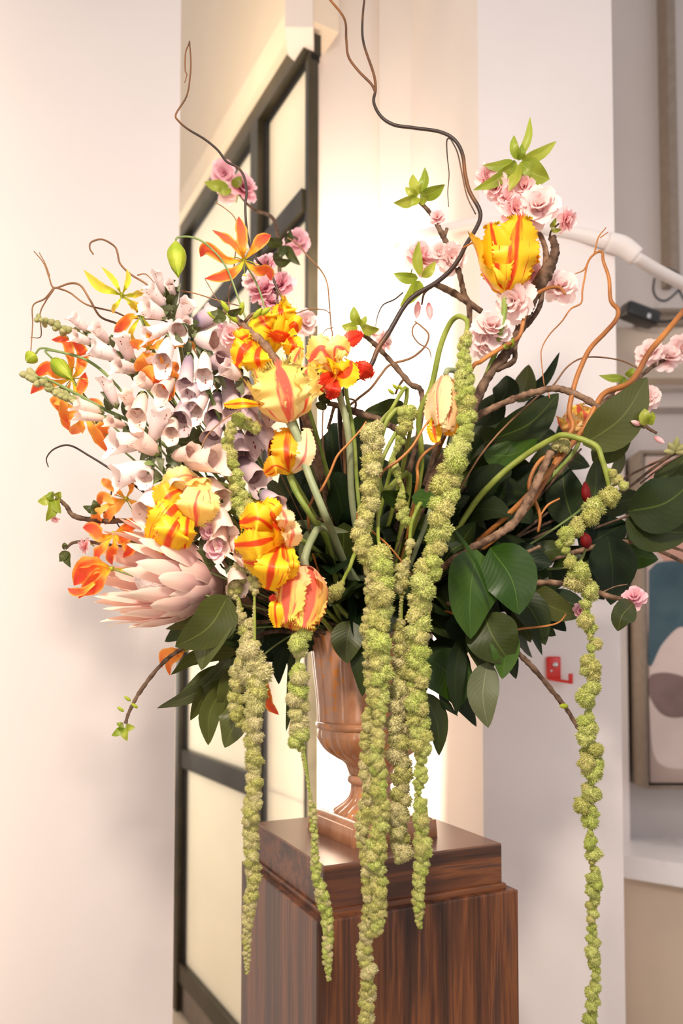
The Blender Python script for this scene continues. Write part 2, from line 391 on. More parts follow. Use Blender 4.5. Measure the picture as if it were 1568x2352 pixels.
M['cherry_mauve'] = grad_mat('cherry_mauve_petal', [(0.0, (0.72, 0.20, 0.32)), (0.5, (0.86, 0.42, 0.50)), (1.0, (0.92, 0.62, 0.66))], rough=0.6, tr=0.3, ns_amt=0.1)
M['calyx'] = simple('reddish_calyx', (0.25, 0.08, 0.05), (0.35, 0.16, 0.07), 40, 0.6, 0.3)
M['pedicel'] = simple('green_pedicel', (0.30, 0.36, 0.06), (0.42, 0.42, 0.10), 40, 0.6, 0.3)
M['bark'] = simple('cherry_bark', (0.055, 0.028, 0.016), (0.19, 0.115, 0.07), 55, 0.75, 0.3, bmp=0.8, bdist=0.002)
M['bark_tan'] = simple('tan_bark', (0.10, 0.052, 0.028), (0.30, 0.18, 0.11), 60, 0.7, 0.3, bmp=0.7, bdist=0.002)
M['willow_orange'] = simple('orange_willow_bark', (0.24, 0.075, 0.014), (0.50, 0.19, 0.04), 12, 0.45, 0.4, bmp=0.2)
M['willow_dark'] = simple('dark_willow_bark', (0.035, 0.020, 0.014), (0.26, 0.095, 0.022), 5, 0.45, 0.4, bmp=0.2, pos=(0.5, 0.66))
M['willow_thin'] = simple('thin_willow_bark', (0.10, 0.045, 0.02), (0.36, 0.18, 0.08), 9, 0.55, 0.3)
M['bell_white'] = bell_mat('foxglove_white_bell', (0.90, 0.74, 0.72), (0.95, 0.83, 0.79), (0.40, 0.07, 0.03), (0.70, 0.66, 0.45))
M['bell_peach'] = bell_mat('foxglove_peach_bell', (0.93, 0.68, 0.57), (0.95, 0.76, 0.66), (0.55, 0.12, 0.02), (0.72, 0.62, 0.40))
M['bell_mauve'] = bell_mat('foxglove_shaded_mauve_bell', (0.40, 0.29, 0.38), (0.76, 0.60, 0.60), (0.25, 0.05, 0.05), (0.36, 0.32, 0.32))  # mauve bells, with shade inside the flower cluster put into the colour
M['throat'] = simple('foxglove_throat', (0.34, 0.20, 0.22), (0.52, 0.37, 0.38), 6, 0.7, 0.2)
M['throat_pale'] = simple('foxglove_pale_throat', (0.66, 0.46, 0.40), (0.86, 0.70, 0.62), 5, 0.7, 0.2)
M['bud'] = simple('foxglove_bud', (0.24, 0.25, 0.08), (0.42, 0.38, 0.17), 60, 0.6, 0.3, rand=0.2)
M['budgreen'] = simple('lime_bud', (0.30, 0.40, 0.02), (0.50, 0.54, 0.05), 40, 0.5, 0.3, tr=0.2)
M['bract'] = grad_mat('protea_bract', [(0.0, (0.40, 0.24, 0.25)), (0.30, (0.78, 0.48, 0.44)), (0.62, (0.95, 0.68, 0.55)), (1.0, (0.99, 0.86, 0.70))], edge=(0.95, 0.72, 0.60), rough=0.55, tr=0.25, ns_amt=0.05, edgew=0.8)
M['proteacore'] = simple('protea_core', (0.72, 0.55, 0.50), (0.88, 0.76, 0.70), 150, 0.9, 0.1, bmp=1.0, bdist=0.003)
M['stamen'] = simple('stamen', (0.75, 0.42, 0.05), (0.85, 0.55, 0.1), 40, 0.6, 0.3)
M['anther'] = simple('anther', (0.10, 0.03, 0.02), (0.18, 0.06, 0.03), 40, 0.6, 0.3)
M['redmetal'] = simple('red_enamel', (0.62, 0.015, 0.010), (0.68, 0.025, 0.015), 6, 0.3, 0.5)
M['screw'] = simple('steel_screw', (0.6, 0.6, 0.62), (0.7, 0.7, 0.72), 6, 0.25, 0.5, metal=1.0)
M['whitepipe'] = simple('white_pipe_paint', (0.82, 0.75, 0.72), (0.84, 0.77, 0.74), 4, 0.45, 0.4)
M['black'] = simple('black_plastic', (0.012, 0.012, 0.014), (0.02, 0.02, 0.022), 4, 0.3, 0.5)
M['taupeframe'] = simple('taupe_frame', (0.24, 0.19, 0.15), (0.28, 0.225, 0.18), 30, 0.5, 0.4)
M['marble'] = simple('white_marble', (0.82, 0.80, 0.82), (0.66, 0.63, 0.66), 7, 0.2, 0.5, pos=(0.55, 0.75))
M['cabinet'] = simple('beige_cabinet', (0.56, 0.46, 0.37), (0.6, 0.49, 0.4), 3, 0.6, 0.3)
M['canvas'] = simple('pinkish_canvas', (0.66, 0.53, 0.49), (0.70, 0.57, 0.53), 6, 0.8, 0.1)
M['c_teal'] = simple('teal_paint', (0.060, 0.105, 0.13), (0.08, 0.13, 0.155), 10, 0.8, 0.1)
M['c_pink'] = simple('blush_paint', (0.62, 0.50, 0.47), (0.66, 0.54, 0.50), 10, 0.8, 0.1)
M['c_brown'] = simple('mauve_brown_paint', (0.20, 0.135, 0.125), (0.24, 0.16, 0.15), 10, 0.8, 0.1)
M['c_salmon'] = simple('salmon_paint', (0.55, 0.30, 0.24), (0.60, 0.34, 0.27), 10, 0.8, 0.1)
M['berry'] = simple('red_bud', (0.10, 0.003, 0.004), (0.17, 0.005, 0.005), 20, 0.6, 0.2)

# ================================================================== THE SETTING
FLOOR = -0.30; TOPZ = 5.0
def xw(px, Y): return (px-CX)/F*Y
def struct(name, geo, mat): 
    o = solid(name, geo, mat); o['kind'] = 'structure'; return o
def zw(y, Y): return P(CX, y, Y).z
struct('floor', box(9, 8, 0.1, 0.5, 2.5, FLOOR-0.05), M['floor'])
LX = xw(403, 2.08)
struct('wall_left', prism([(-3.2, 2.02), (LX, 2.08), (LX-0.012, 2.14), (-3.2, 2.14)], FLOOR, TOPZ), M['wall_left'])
# partition: runs back to the left
PD = Vector((-0.5655, 1.0, 0)); P0 = Vector((xw(712, 2.6), 2.6, 0)); PN = Vector((PD.y, -PD.x, 0)).normalized()  # normal pointing away (right/back)
PU = PD.normalized()
def part_prism(t0, t1, z0, z1, th0, th1):
    a = P0+PD*t0; b = P0+PD*t1; q = PN
    return prism([(a.x+q.x*th0, a.y+q.y*th0), (b.x+q.x*th0, b.y+q.y*th0), (b.x+q.x*th1, b.y+q.y*th1), (a.x+q.x*th1, a.y+q.y*th1)], z0, z1)
zA = 3.66; zB = 3.07; zC = 0.94; zD = -0.10; TL = 1.20; TM = 0.37
struct('wall_back', part_prism(-0.02, 3.6, zA+0.02, TOPZ, -0.02, 0.10), M['wall_cream'])
struct('wall_far', box(9, 0.1, TOPZ-FLOOR, 0.5, 6.55, (TOPZ+FLOOR)/2), M['wall_cream'])
wl = part_prism(TL+0.04, 3.6, FLOOR, zA+0.02, -0.02, 0.10)
struct('wall_back_left', wl, M['wall_cream'])
struct('trim_1', part_prism(0.0, TL+0.5, zA+0.0, zA+0.11, -0.06, -0.02), M['trimcream'])
win = thing('window_1', None, None, (P0.x, P0.y, 0)); win['kind'] = 'structure'
def fr(name, g, m): return solid(name, g, m, win)
fr('header_rail', part_prism(0.0, TL+0.04, zA-0.075, zA, -0.03, 0.04), M['frame'])
fr('header_bead', part_prism(0.0, TL+0.02, zA-0.10, zA-0.075, 0.0, 0.035), M['black'])
for a, b in ((0.03, TM-0.02), (TM+0.03, TL)):
    fr('transom_rail', part_prism(a, b, zB-0.045, zB+0.035, -0.02, 0.03), M['frame'])
    fr('transom_bead', part_prism(a, b, zB-0.065, zB-0.045, 0.0, 0.03), M['black'])
fr('mullion', part_prism(TM-0.015, TM+0.05, FLOOR, zA-0.075, -0.03, 0.04), M['frame'])
fr('mullion_bead', part_prism(TM-0.045, TM-0.015, FLOOR, zA-0.09, -0.005, 0.04), M['black'])
fr('right_jamb', part_prism(0.0, 0.022, FLOOR, zA-0.075, -0.01, 0.03), M['frame'])
fr('left_jamb', part_prism(TL, TL+0.05, FLOOR, zA-0.075, -0.03, 0.04), M['frame'])
fr('left_bead', part_prism(TL-0.035, TL, FLOOR, zA-0.09, -0.005, 0.04), M['black'])
fr('lower_rail', part_prism(TM+0.05, TL, zC-0.045, zC+0.045, -0.02, 0.03), M['frame'])
fr('bottom_rail', part_prism(0.028, TL, zD-0.05, zD+0.04, -0.02, 0.03), M['frame'])
fr('kick_panel', part_prism(0.028, TL, FLOOR, zD-0.05, -0.005, 0.02), M['taupeframe'])
for a, b, z0, z1 in ((0.028, TM-0.02, zB, zA-0.08), (TM+0.04, TL, zB, zA-0.08), (0.028, TM-0.02, zC, zB), (TM+0.04, TL, zC, zB), (0.028, TM-0.02, zD, zC), (TM+0.04, TL, zD, zC)):
    fr('pane', part_prism(a, b, z0, z1, 0.008, 0.016), M['glass'])
# pale walls and pillar to the right
bx = [(xw(712, 2.62), 2.62), (xw(722, 2.72), 2.76), (xw(872, 2.76), 2.76)]
struct('wall_right', prism([(xw(711, 2.60), 2.60), (xw(716, 2.70), 2.72), (xw(871, 2.72), 2.72), (xw(873, 2.66), 2.66), (xw(948, 2.60), 2.60), (xw(948, 2.60), 3.0), (xw(711, 2.6)+0.01, 3.0)], FLOOR, TOPZ), M['wall_warm_lit'])
struct('trim_2', prism([(xw(650, 2.5), 2.5), (xw(716, 2.5), 2.5), (xw(716, 2.5), 2.75), (xw(655, 2.58), 2.62)], zw(62, 2.5), TOPZ), M['wall_warm_lit'])
struct('wall_right_corner', prism([(xw(949, 2.57), 2.57), (xw(1107, 2.2), 2.2), (xw(1108, 2.2)+0.02, 2.3), (xw(949, 2.57)+0.02, 2.72)], FLOOR, TOPZ), M['wall_warm_lit'])
struct('wall_right_pillar', prism([(xw(1107, 2.2), 2.2), (xw(1424, 2.2), 2.2), (xw(1424, 2.2), 2.26), (xw(1400, 2.2), 2.9), (xw(1107, 2.2)+0.03, 2.9)], FLOOR, TOPZ), M['wall'])
struct('wall_recess', box(3.0, 0.1, TOPZ-FLOOR, 2.1, 3.25, (TOPZ+FLOOR)/2), M['wall_grey'])
# recess: shelf / bulkhead with mouldings
def rb(x0, x1, y0, y1, Ya, Yb):    # box from pixels at front depth Ya back to Yb
    za, zb = zw(y0, Ya), zw(y1, Ya); xa, xb = xw(x0, Ya), xw(x1, Ya)
    return box(xb-xa, Yb-Ya, za-zb, (xa+xb)/2, (Ya+Yb)/2, (za+zb)/2)
struct('trim_3', rb(1395, 1760, 752, 868, 2.98, 3.2), M['cabinet'])
struct('trim_4', rb(1395, 1760, 872, 890, 3.06, 3.2), M['wall_grey'])
struct('trim_5', rb(1395, 1760, 893, 935, 3.12, 3.2), M['wall_grey'])
struct('trim_6', rb(1556, 1575, -200, 640, 3.1, 3.2), M['taupeframe'])
struct('trim_7', rb(1418, 1440, 1000, 2352, 3.12, 3.2), M['wall'])

# white handrail on the pale wall
hr = thing('handrail', 'white painted bent handrail pipe fixed across the pale pillar wall', 'handrail', P(1100, 512, 2.1))
part('pipe', tube(pix([(720, 742, 2.56), (785, 690, 2.5), (850, 610, 2.42), (885, 578, 2.36), (935, 552, 2.36), (1040, 522, 2.27), (1140, 512, 2.195), (1300, 532, 2.195), (1400, 556, 2.18)]), [0.010, 0.012, 0.015, 0.019, 0.018, 0.016, 0.016, 0.018, 0.021], 14, 60), M['whitepipe'], hr)
part('sleeve', tube(pix([(1395, 555, 2.18), (1430, 566, 2.18), (1462, 590, 2.18)]), [0.027, 0.028, 0.026], 14, 14), M['whitepipe'], hr)
part('rail_end', tube(pix([(1455, 588, 2.17), (1510, 622, 2.25), (1600, 668, 2.4)]), [0.017, 0.018, 0.018], 14, 14), M['whitepipe'], hr)
for x, y in ((1180, 512), (1350, 545)):
    part('bracket', tube([P(x, y+6, 2.19), P(x, y+6, 2.205)], [0.008, 0.008], 10, 4), M['whitepipe'], hr)

# black adapter and its cable
ad = thing('power_adapter', 'black plastic power adapter resting on the beige ledge in the recess', 'adapter', P(1468, 745, 2.9))
c = P(1468, 724, 2.90)
def tilt(geo, c, ay):
    v, f, uv = geo; m = Matrix.Translation(c) @ Matrix.Rotation(ay, 4, 'Y') @ Matrix.Rotation(0.25, 4, 'Z')
    return np.array([tuple(m @ Vector(q)) for q in v]), f, uv
part('case', tilt(box(0.145, 0.07, 0.055, bevel=0.012), c, 0.22), M['black'], ad)
part('indicator', tilt(box(0.016, 0.004, 0.018, 0.02, -0.036, -0.008, bevel=0.001), c, 0.3), M['screw'], ad)
part('plug_lead', tube(pix([(1508, 738, 2.9), (1535, 738, 2.9), (1575, 728, 2.9)]), [0.006, 0.005], 8, 12), M['black'], ad)
cb = thing('cable', 'thin black cable hanging in a loop from the wall of the recess', 'cable', P(1568, 655, 2.95))
part('wire', tube(pix([(1530, 616, 3.0), (1556, 628, 2.98), (1568, 648, 2.95), (1556, 668, 2.95), (1530, 690, 2.95), (1510, 686, 2.95), (1500, 668, 2.95), (1502, 640, 2.97)]), 0.0045, 8, 50), M['black'], cb)
part('wire_tail', tube(pix([(1560, 668, 2.96), (1572, 690, 2.96), (1600, 730, 2.96)]), 0.0045, 8, 14), M['black'], cb)
tr = thing('storage_box', 'dark grey flat box standing on the recess ledge behind the cable', 'box', P(1540, 745, 3.05))
part('box_body', rb(1505, 1640, 716, 752, 3.03, 3.17), M['taupeframe'], tr)
part('lid', rb(1500, 1645, 708, 717, 3.02, 3.18), M['taupeframe'], tr)

# framed abstract painting
Yf = 3.0
pt = thing('framed_painting', 'abstract painting of rounded teal, blush and mauve shapes in a deep taupe frame', 'painting', P(1600, 1820, Yf))
def pb(x0, x1, y0, y1, Ya, Yb): return rb(x0, x1, y0, y1, Ya, Yb)
part('frame_side', pb(1476, 1484, 1034, 1812, Yf, 3.2), M['taupeframe'], pt)
part('frame_side', pb(1950, 1960, 1034, 1812, Yf, 3.2), M['taupeframe'], pt)
part('frame_top', pb(1484, 1950, 1034, 1041, Yf, 3.2), M['taupeframe'], pt)
part('frame_bottom', pb(1484, 1950, 1806, 1812, Yf, 3.2), M['taupeframe'], pt)
part('black_inner_line', pb(1483, 1951, 1040, 1806, Yf+0.03, 3.19), M['black'], pt)  # black slab seen as a line between frame and canvas
part('canvas', pb(1489, 1944, 1047, 1798, Yf+0.012, Yf+0.05), M['canvas'], pt)
def blob(name, pts, mat, off):
    Y = Yf+0.012-off
    P3 = catmull([P(x, y, Y) for x, y in pts+[pts[0]]], 60)[:-1]
    n = len(P3); back = P3+A((0, 0.006, 0))
    V = np.vstack([P3, back]); Fc = [tuple(range(n)), tuple(range(n, 2*n))[::-1]]+[(i, n+i, n+(i+1) % n, (i+1) % n) for i in range(n)]
    return solid(name, (V, Fc, None), mat, pt)
blob('salmon_shape', [(1490, 1060), (1560, 1055), (1700, 1070), (1760, 1200), (1680, 1320), (1560, 1310), (1500, 1250), (1490, 1150)], M['c_salmon'], 0.002)
blob('teal_shape', [(1490, 1310), (1520, 1290), (1600, 1300), (1640, 1400), (1600, 1450), (1560, 1440), (1520, 1480), (1491, 1530), (1490, 1420)], M['c_teal'], 0.003)
blob('blush_shape', [(1492, 1530), (1520, 1480), (1565, 1440), (1640, 1440), (1720, 1560), (1700, 1700), (1600, 1760), (1510, 1750), (1492, 1640)], M['c_pink'], 0.002)
blob('mauve_shape', [(1490, 1560), (1500, 1548), (1540, 1546), (1600, 1565), (1660, 1590), (1620, 1630), (1560, 1648), (1520, 1640), (1492, 1600)], M['c_brown'], 0.0035)
# marble counter and cabinet
ct = thing('counter', 'white veined marble counter top on the beige cabinet below the painting', 'counter', (xw(1560, 2.9), 2.95, 0.62))
def slab(poly_px, Y, z0, z1): return prism(poly_px, z0, z1)
zt = zw(1921, 3.2)
pl = [(xw(1400, 2.93), 3.2), (xw(1400, 2.93), 2.93), (xw(1760, 2.62), 2.62), (xw(1960, 2.8), 3.2)]
solid('marble_top', prism(pl, zt-0.085, zt), M['marble'], ct)
cbn = thing('cabinet', 'plain beige cabinet under the marble counter at the right edge', 'cabinet', (xw(1560, 2.9), 3.05, FLOOR))
pl2 = [(xw(1400, 2.97), 3.19), (xw(1400, 2.97), 2.98), (xw(1750, 2.68), 2.68), (xw(1940, 2.85), 3.19)]
solid('cabinet_body', prism(pl2, FLOOR, zt-0.085), M['cabinet'], cbn)

# red wall bracket
br = thing('wall_bracket', 'small red metal bracket with a hook screwed to the white pillar', 'bracket', P(1272, 1535, 2.2))
def wbox(x0, x1, y0, y1, Ya, Yb, bev=0.0):
    za, zb = zw(y0, Ya), zw(y1, Ya); xa, xb = xw(x0, Ya), xw(x1, Ya)
    return box(xb-xa, Yb-Ya, za-zb, (xa+xb)/2, (Ya+Yb)/2, (za+zb)/2, bevel=bev)
part('plate', wbox(1255, 1288, 1508, 1561, 2.188, 2.2, 0.0055), M['redmetal'], br)
part('arm', tube([P(1262, 1559, 2.185), P(1285, 1563, 2.17), P(1314, 1568, 2.16)], [0.0045, 0.0045], 8, 10), M['redmetal'], br)
part('hook', wbox(1306, 1315, 1547, 1571, 2.155, 2.167, 0.002), M['redmetal'], br)
for x, y, r in ((1275, 1527, 0.0085), (1266, 1541, 0.004)):
    part('screw', tube([P(x, y, 2.19), P(x, y, 2.181)], [r, r*0.8], 12, 4), M['screw'], br)

# ================================================================== PEDESTAL AND URN
PC = Vector((0.064, 1.668, 1.07)); YAW = radians(25)
def ubox(s, z0, z1, bev, seg=3):
    return box(s[0], s[1], z1-z0, PC.x, PC.y, (z0+z1)/2, YAW, bev, seg)
ped = thing('pedestal', 'tall square striped dark wood pedestal carrying the urn', 'pedestal', (PC.x, PC.y, FLOOR))
ped.rotation_euler = (0, 0, 0)
o = thing_z = None
def pedpart(name, s, z0, z1, bev, mat):
    v, f, uv = box(s[0], s[1], z1-z0, 0, 0, (z0+z1)/2-FLOOR, 0, bev, 3)
    o = link(name, make_mesh(v, f, None, smooth=False), mat, ped); o.rotation_euler = (0, 0, YAW); return o
pedpart('pedestal_body', (0.445, 0.445), FLOOR, 0.979, 0.004, M['wood_v'])
pedpart('moulding', (0.412, 0.412), 0.976, 0.990, 0.004, M['wood_h'])
pedpart('cap', (0.40, 0.40), 0.988, 1.068, 0.005, M['wood_h'])
pedpart('cap_top', (0.398, 0.398), 1.064, 1.070, 0.0025, M['wood_top'])

urn = thing('urn', 'fluted brown and gold terracotta urn on the dark wood pedestal', 'urn', PC)
UZ = lambda y: 1.46-(y-1502)*0.000957
def lathe(prof, flute, nth=192, nz=None):
    yy = [p[0] for p in prof]; rr = [p[1] for p in prof]
    V = []; n = nz or 60
    tt = np.linspace(0, len(prof)-1, n)
    Q = catmull([(a, b, 0) for a, b in prof], n)
    for k, (y, r, _) in enumerate(Q):
        for j in range(nth):
            th = 2*pi*j/nth; a = flute(th, k/(n-1))
            V.append((PC.x+r*0.000957*(1+a)*cos(th), PC.y+r*0.000957*(1+a)*sin(th), UZ(y)))
    Fc = [(i*nth+j, i*nth+(j+1) % nth, (i+1)*nth+(j+1) % nth, (i+1)*nth+j) for i in range(n-1) for j in range(nth)]
    return np.array(V), Fc, None
def fl_up(th, k): return 0.05*(abs(cos(th*7+0.5))**0.55-0.8)*min(1, 5*k+0.1)*min(1, (1-k)*12)
def fl_bowl(th, k): return 0.06*(abs(cos(th*13))**0.7-0.6)*sin(pi*min(1, k*1.0+0.05))
def fl_stem(th, k): return 0.10*(abs(cos(th*9+k*1.4))**0.8-0.6)*min(1, k*4)
part('body', lathe([(1457, 139), (1459, 142), (1470, 141), (1490, 137), (1515, 134), (1547, 131), (1580, 127), (1623, 123), (1650, 122), (1661, 119)], fl_up), M['urn'], urn)
part('rim', lathe([(1459, 121), (1454, 126), (1452, 134), (1455, 142), (1461, 143), (1466, 139)], lambda t, k: 0, 96, 16), M['urn'], urn)
part('inner_wall', lathe([(1456, 124), (1500, 120), (1600, 112), (1650, 60), (1652, 2)], lambda t, k: 0, 64, 20), M['urn'], urn)
part('waist_band', lathe([(1655, 119), (1657, 125), (1664, 127), (1671, 124), (1674, 118)], lambda t, k: 0, 96, 16), M['urn'], urn)
part('bowl', lathe([(1670, 121), (1687, 122), (1700, 118), (1712, 111), (1725, 99), (1737, 82), (1748, 64), (1756, 57), (1768, 53), (1776, 50)], fl_bowl), M['urn'], urn)
part('collar', lathe([(1775, 46), (1779, 51), (1787, 54), (1795, 52), (1800, 46)], lambda t, k: 0, 96, 16), M['urn'], urn)
part('foot', lathe([(1798, 46), (1812, 45), (1826, 48), (1838, 57), (1848, 70), (1857, 81), (1868, 86), (1872, 92)], fl_stem), M['urn'], urn)
def base_box(s0, s1, z0, z1, bev):
    v, f, uv = box(1, 1, 1, 0, 0, 0, 0, 0.03*0+bev, 3)
    v = np.array(v); t = v[:, 2]+0.5; s = s0*(1-t)+s1*t
    x = v[:, 0]*s; y = v[:, 1]*s; z = z0+t*(z1-z0)
    c_, s_ = cos(YAW+radians(4)), sin(YAW+radians(4))
    return np.stack([PC.x+x*c_-y*s_, PC.y+x*s_+y*c_, z], 1), f, uv
part('plinth', base_box(0.208, 0.204, 1.0695, 1.106, 0.02), M['urn'], urn)
part('plinth_slope', base_box(0.200, 0.165, 1.104, 1.116, 0.02), M['urn'], urn)
fo = lathe([(1478, 118), (1474, 60), (1472, 2)], lambda t, k: 0, 48, 8)
part('foam_fill', fo, M['leaf_deep'], urn)
RIMZ = UZ(1460)
def mouth(k=0):
    a = k*2.399963; r = 0.085*sqrt((k % 37+0.5)/37)
    return Vector((PC.x+r*cos(a), PC.y+r*sin(a), RIMZ-0.03))

# ================================================================== PLANT BUILDERS
def orient(p, z, xhint, s):
    """matrix with local +Z along z, local -X as near xhint as possible, scale s=(sx,sy,sz)"""
    z = Vector(z).normalized(); x = -(Vector(xhint)-z*Vector(xhint).dot(z))
    if x.length < 1e-4: x = z.orthogonal()
    x.normalize(); y = z.cross(x)
    m = Matrix((x, y, z)).transposed().to_4x4()
    return Matrix.Translation(p) @ m @ Matrix.Diagonal((s[0], s[1], s[2], 1))
def inst(name, me, parent, mw):
    """link shared mesh me as a child of parent; mw is the wanted world matrix"""
    o = bpy.data.objects.new(name, me); COL.objects.link(o); o.parent = parent
    chain = Matrix.Identity(4); q = parent; L = []
    while q: L.append(q.matrix_basis.copy() if False else Matrix.Translation(q.location) @ q.rotation_euler.to_matrix().to_4x4() @ Matrix.Diagonal((*q.scale, 1))); q = q.parent
    for k in reversed(L): chain = chain @ k
    loc, rot, sc = (chain.inverted() @ mw).decompose()
    o.location = loc; o.rotation_euler = rot.to_euler(); o.scale = sc
    return o
def setmat(me, m): me.materials.append(m); return me

# amaranth floret balls: lumpy core bristling with tiny florets
def ball_mesh(seed, mat):
    r = random.Random(seed); ph = [(r.uniform(-1, 1), r.uniform(-1, 1), r.uniform(-1, 1), r.uniform(0, 6)) for _ in range(6)]
    def rad(d): return 0.80+0.09*sum(sin(4.2*(d[0]*a+d[1]*b+d[2]*c)*1.6+p) for a, b, c, p in ph)/1.6
    V = []; Fc = []; nu, nv = 14, 9
    for i in range(nv+1):
        th = pi*i/nv
        for j in range(nu):
            a = 2*pi*j/nu; d = (sin(th)*cos(a), sin(th)*sin(a), cos(th)); k = rad(d)*0.93
            V.append(tuple(q*k for q in d))
    for i in range(nv):
        for j in range(nu): Fc.append((i*nu+j, (i+1)*nu+j, (i+1)*nu+(j+1) % nu, i*nu+(j+1) % nu))
    n = 480
    for i in range(n):
        z = 1-2*(i+.5)/n; a = i*2.399963+r.uniform(-.15, .15); s = sqrt(1-z*z); d = Vector((s*cos(a), s*sin(a), z)); k = rad(d)
        o1 = d.orthogonal().normalized(); o2 = d.cross(o1); c = d*(k*0.86)
        tip = d*(k+r.uniform(0.06, 0.22))+o1*r.uniform(-.12, .12)+o2*r.uniform(-.12, .12); b = len(V); w_ = r.uniform(0.038, 0.066)
        for q in range(3):
            e = c+(o1*cos(2.094*q+a)+o2*sin(2.094*q+a))*w_; V.append(tuple(e))
        m_ = c.lerp(tip, 0.6)
        for q in range(3):
            e = m_+(o1*cos(2.094*q+a+0.5)+o2*sin(2.094*q+a+0.5))*w_*0.8; V.append(tuple(e))
        V.append(tuple(tip))
        for q in range(3):
            k2 = (q+1) % 3
            Fc += [(b+q, b+k2, b+3+k2, b+3+q), (b+3+q, b+3+k2, b+6)]
    return setmat(make_mesh(V, Fc, None, smooth=True), mat)
BALLS = {k: [ball_mesh(7*i+hash_, M[k]) for i in range(5)] for k, hash_ in (('amaranth', 1), ('amaranth_bright', 3), ('amaranth_tan', 5))}

def strand(label, stem, path, z, kinds=('amaranth', 'amaranth_tan'), srad=4, spacing=0.8, seed=0, gap=0.0, group='hanging amaranth tassels'):
    """stem: thick green stalk [(x,y[,z])..]; path: [(x,y,r)] tassel of floret balls down it"""
    r = random.Random(seed+501)
    allp = list(stem)+[(p[0], p[1]) + ((p[3],) if len(p) > 3 else (z,)) for p in path]
    root = thing('amaranth_tassel', label, 'amaranth', pix([allp[0]], z)[0], group)
    if stem:
        pts = ([mouth(seed*5+2)] if seed < 12 else [])+pix(stem, z); p2 = pix([(path[0][0], path[0][1])], z)
        part('stalk', tube(pts+p2, [PX(srad*1.5, z), PX(srad*1.3, z), PX(srad, z)], 9, 5*len(pts)+8), M['amstem'], root)
    part('stem', tube(pix([(p[0], p[1]) for p in path], z), PX(srad*0.75, z), 7, len(path)*6), M['amstem'], root)
    C = np.array([[p[0], p[1], p[2]] for p in path], float)
    d = np.r_[0, np.cumsum(np.hypot(np.diff(C[:, 0]), np.diff(C[:, 1])))]
    s = 0.0; k = 0
    while s < d[-1]:
        x, y, rr = (np.interp(s, d, C[:, i]) for i in range(3))
        x += 3.5*sin(s/37+seed)
        step = max(3.5, rr*spacing*0.82)
        if r.random() > gap:
            me = r.choice(BALLS[kinds[0] if r.random() < 0.62 else kinds[1]])
            side = (-1 if k % 2 else 1)*rr*r.uniform(0.10, 0.42)
            q = rr*r.uniform(0.80, 1.08)
            pw = P(x+side, y+r.uniform(-.2, .2)*rr, z+PX(rr, z)*r.uniform(-.45, .3))
            m_ = Matrix.Translation(pw) @ Quaternion((r.gauss(0, 1), r.gauss(0, 1), r.gauss(0, 1), r.gauss(0, 1))).normalized().to_matrix().to_4x4()
            sc = PX(q, z); o = inst('floret_cluster', me, root, m_ @ Matrix.Diagonal((sc, sc, sc*r.uniform(.75, 1.0), 1)))
            if rr > 17 and r.random() < 0.55:
                pw = P(x-side*1.2, y+r.uniform(.1, .6)*rr, z+PX(rr, z)*r.uniform(-.2, .5)); sc *= r.uniform(.6, .85)
                inst('floret_cluster', r.choice(BALLS[kinds[0]]), root, Matrix.Translation(pw) @ Matrix.Rotation(r.uniform(0, 6), 4, 'Z') @ Matrix.Diagonal((sc, sc, sc, 1)))
        s += step; k += 1
    return root

# cherry blossom
def local_ribbon(seed, prof=pr_petal, w=0.75, **k):
    v, f, uv = ribbon([(0, 0, 0), (0, 0.06, 0.5), (0, -0.02, 1.0)], w, prof, n=(0, 1, 0), seed=seed, **k); return v, f, uv
CH = {}
for kk in ('cherry', 'cherry_pale', 'cherry_mauve'):
    CH[kk] = [setmat(make_mesh(*local_ribbon(i, w=0.78, cup=0.30, ruf=0.10, rk=2.5, serr=0.06, nu=6, nv=8)), M[kk]) for i in range(4)]
def calyx_mesh():
    g = []
    for k in range(5):
        a = k*2*pi/5; g.append(ribbon([(0, 0, -0.05), (0.16*cos(a), 0.16*sin(a), 0.12), (0.2*cos(a), 0.2*sin(a), 0.34)], 0.15, pr_lance, n=(cos(a), sin(a), 0), nu=2, nv=4))
    return join(*g)
CALYX = setmat(make_mesh(*calyx_mesh()), M['stem_fine'])
CENTER = {}
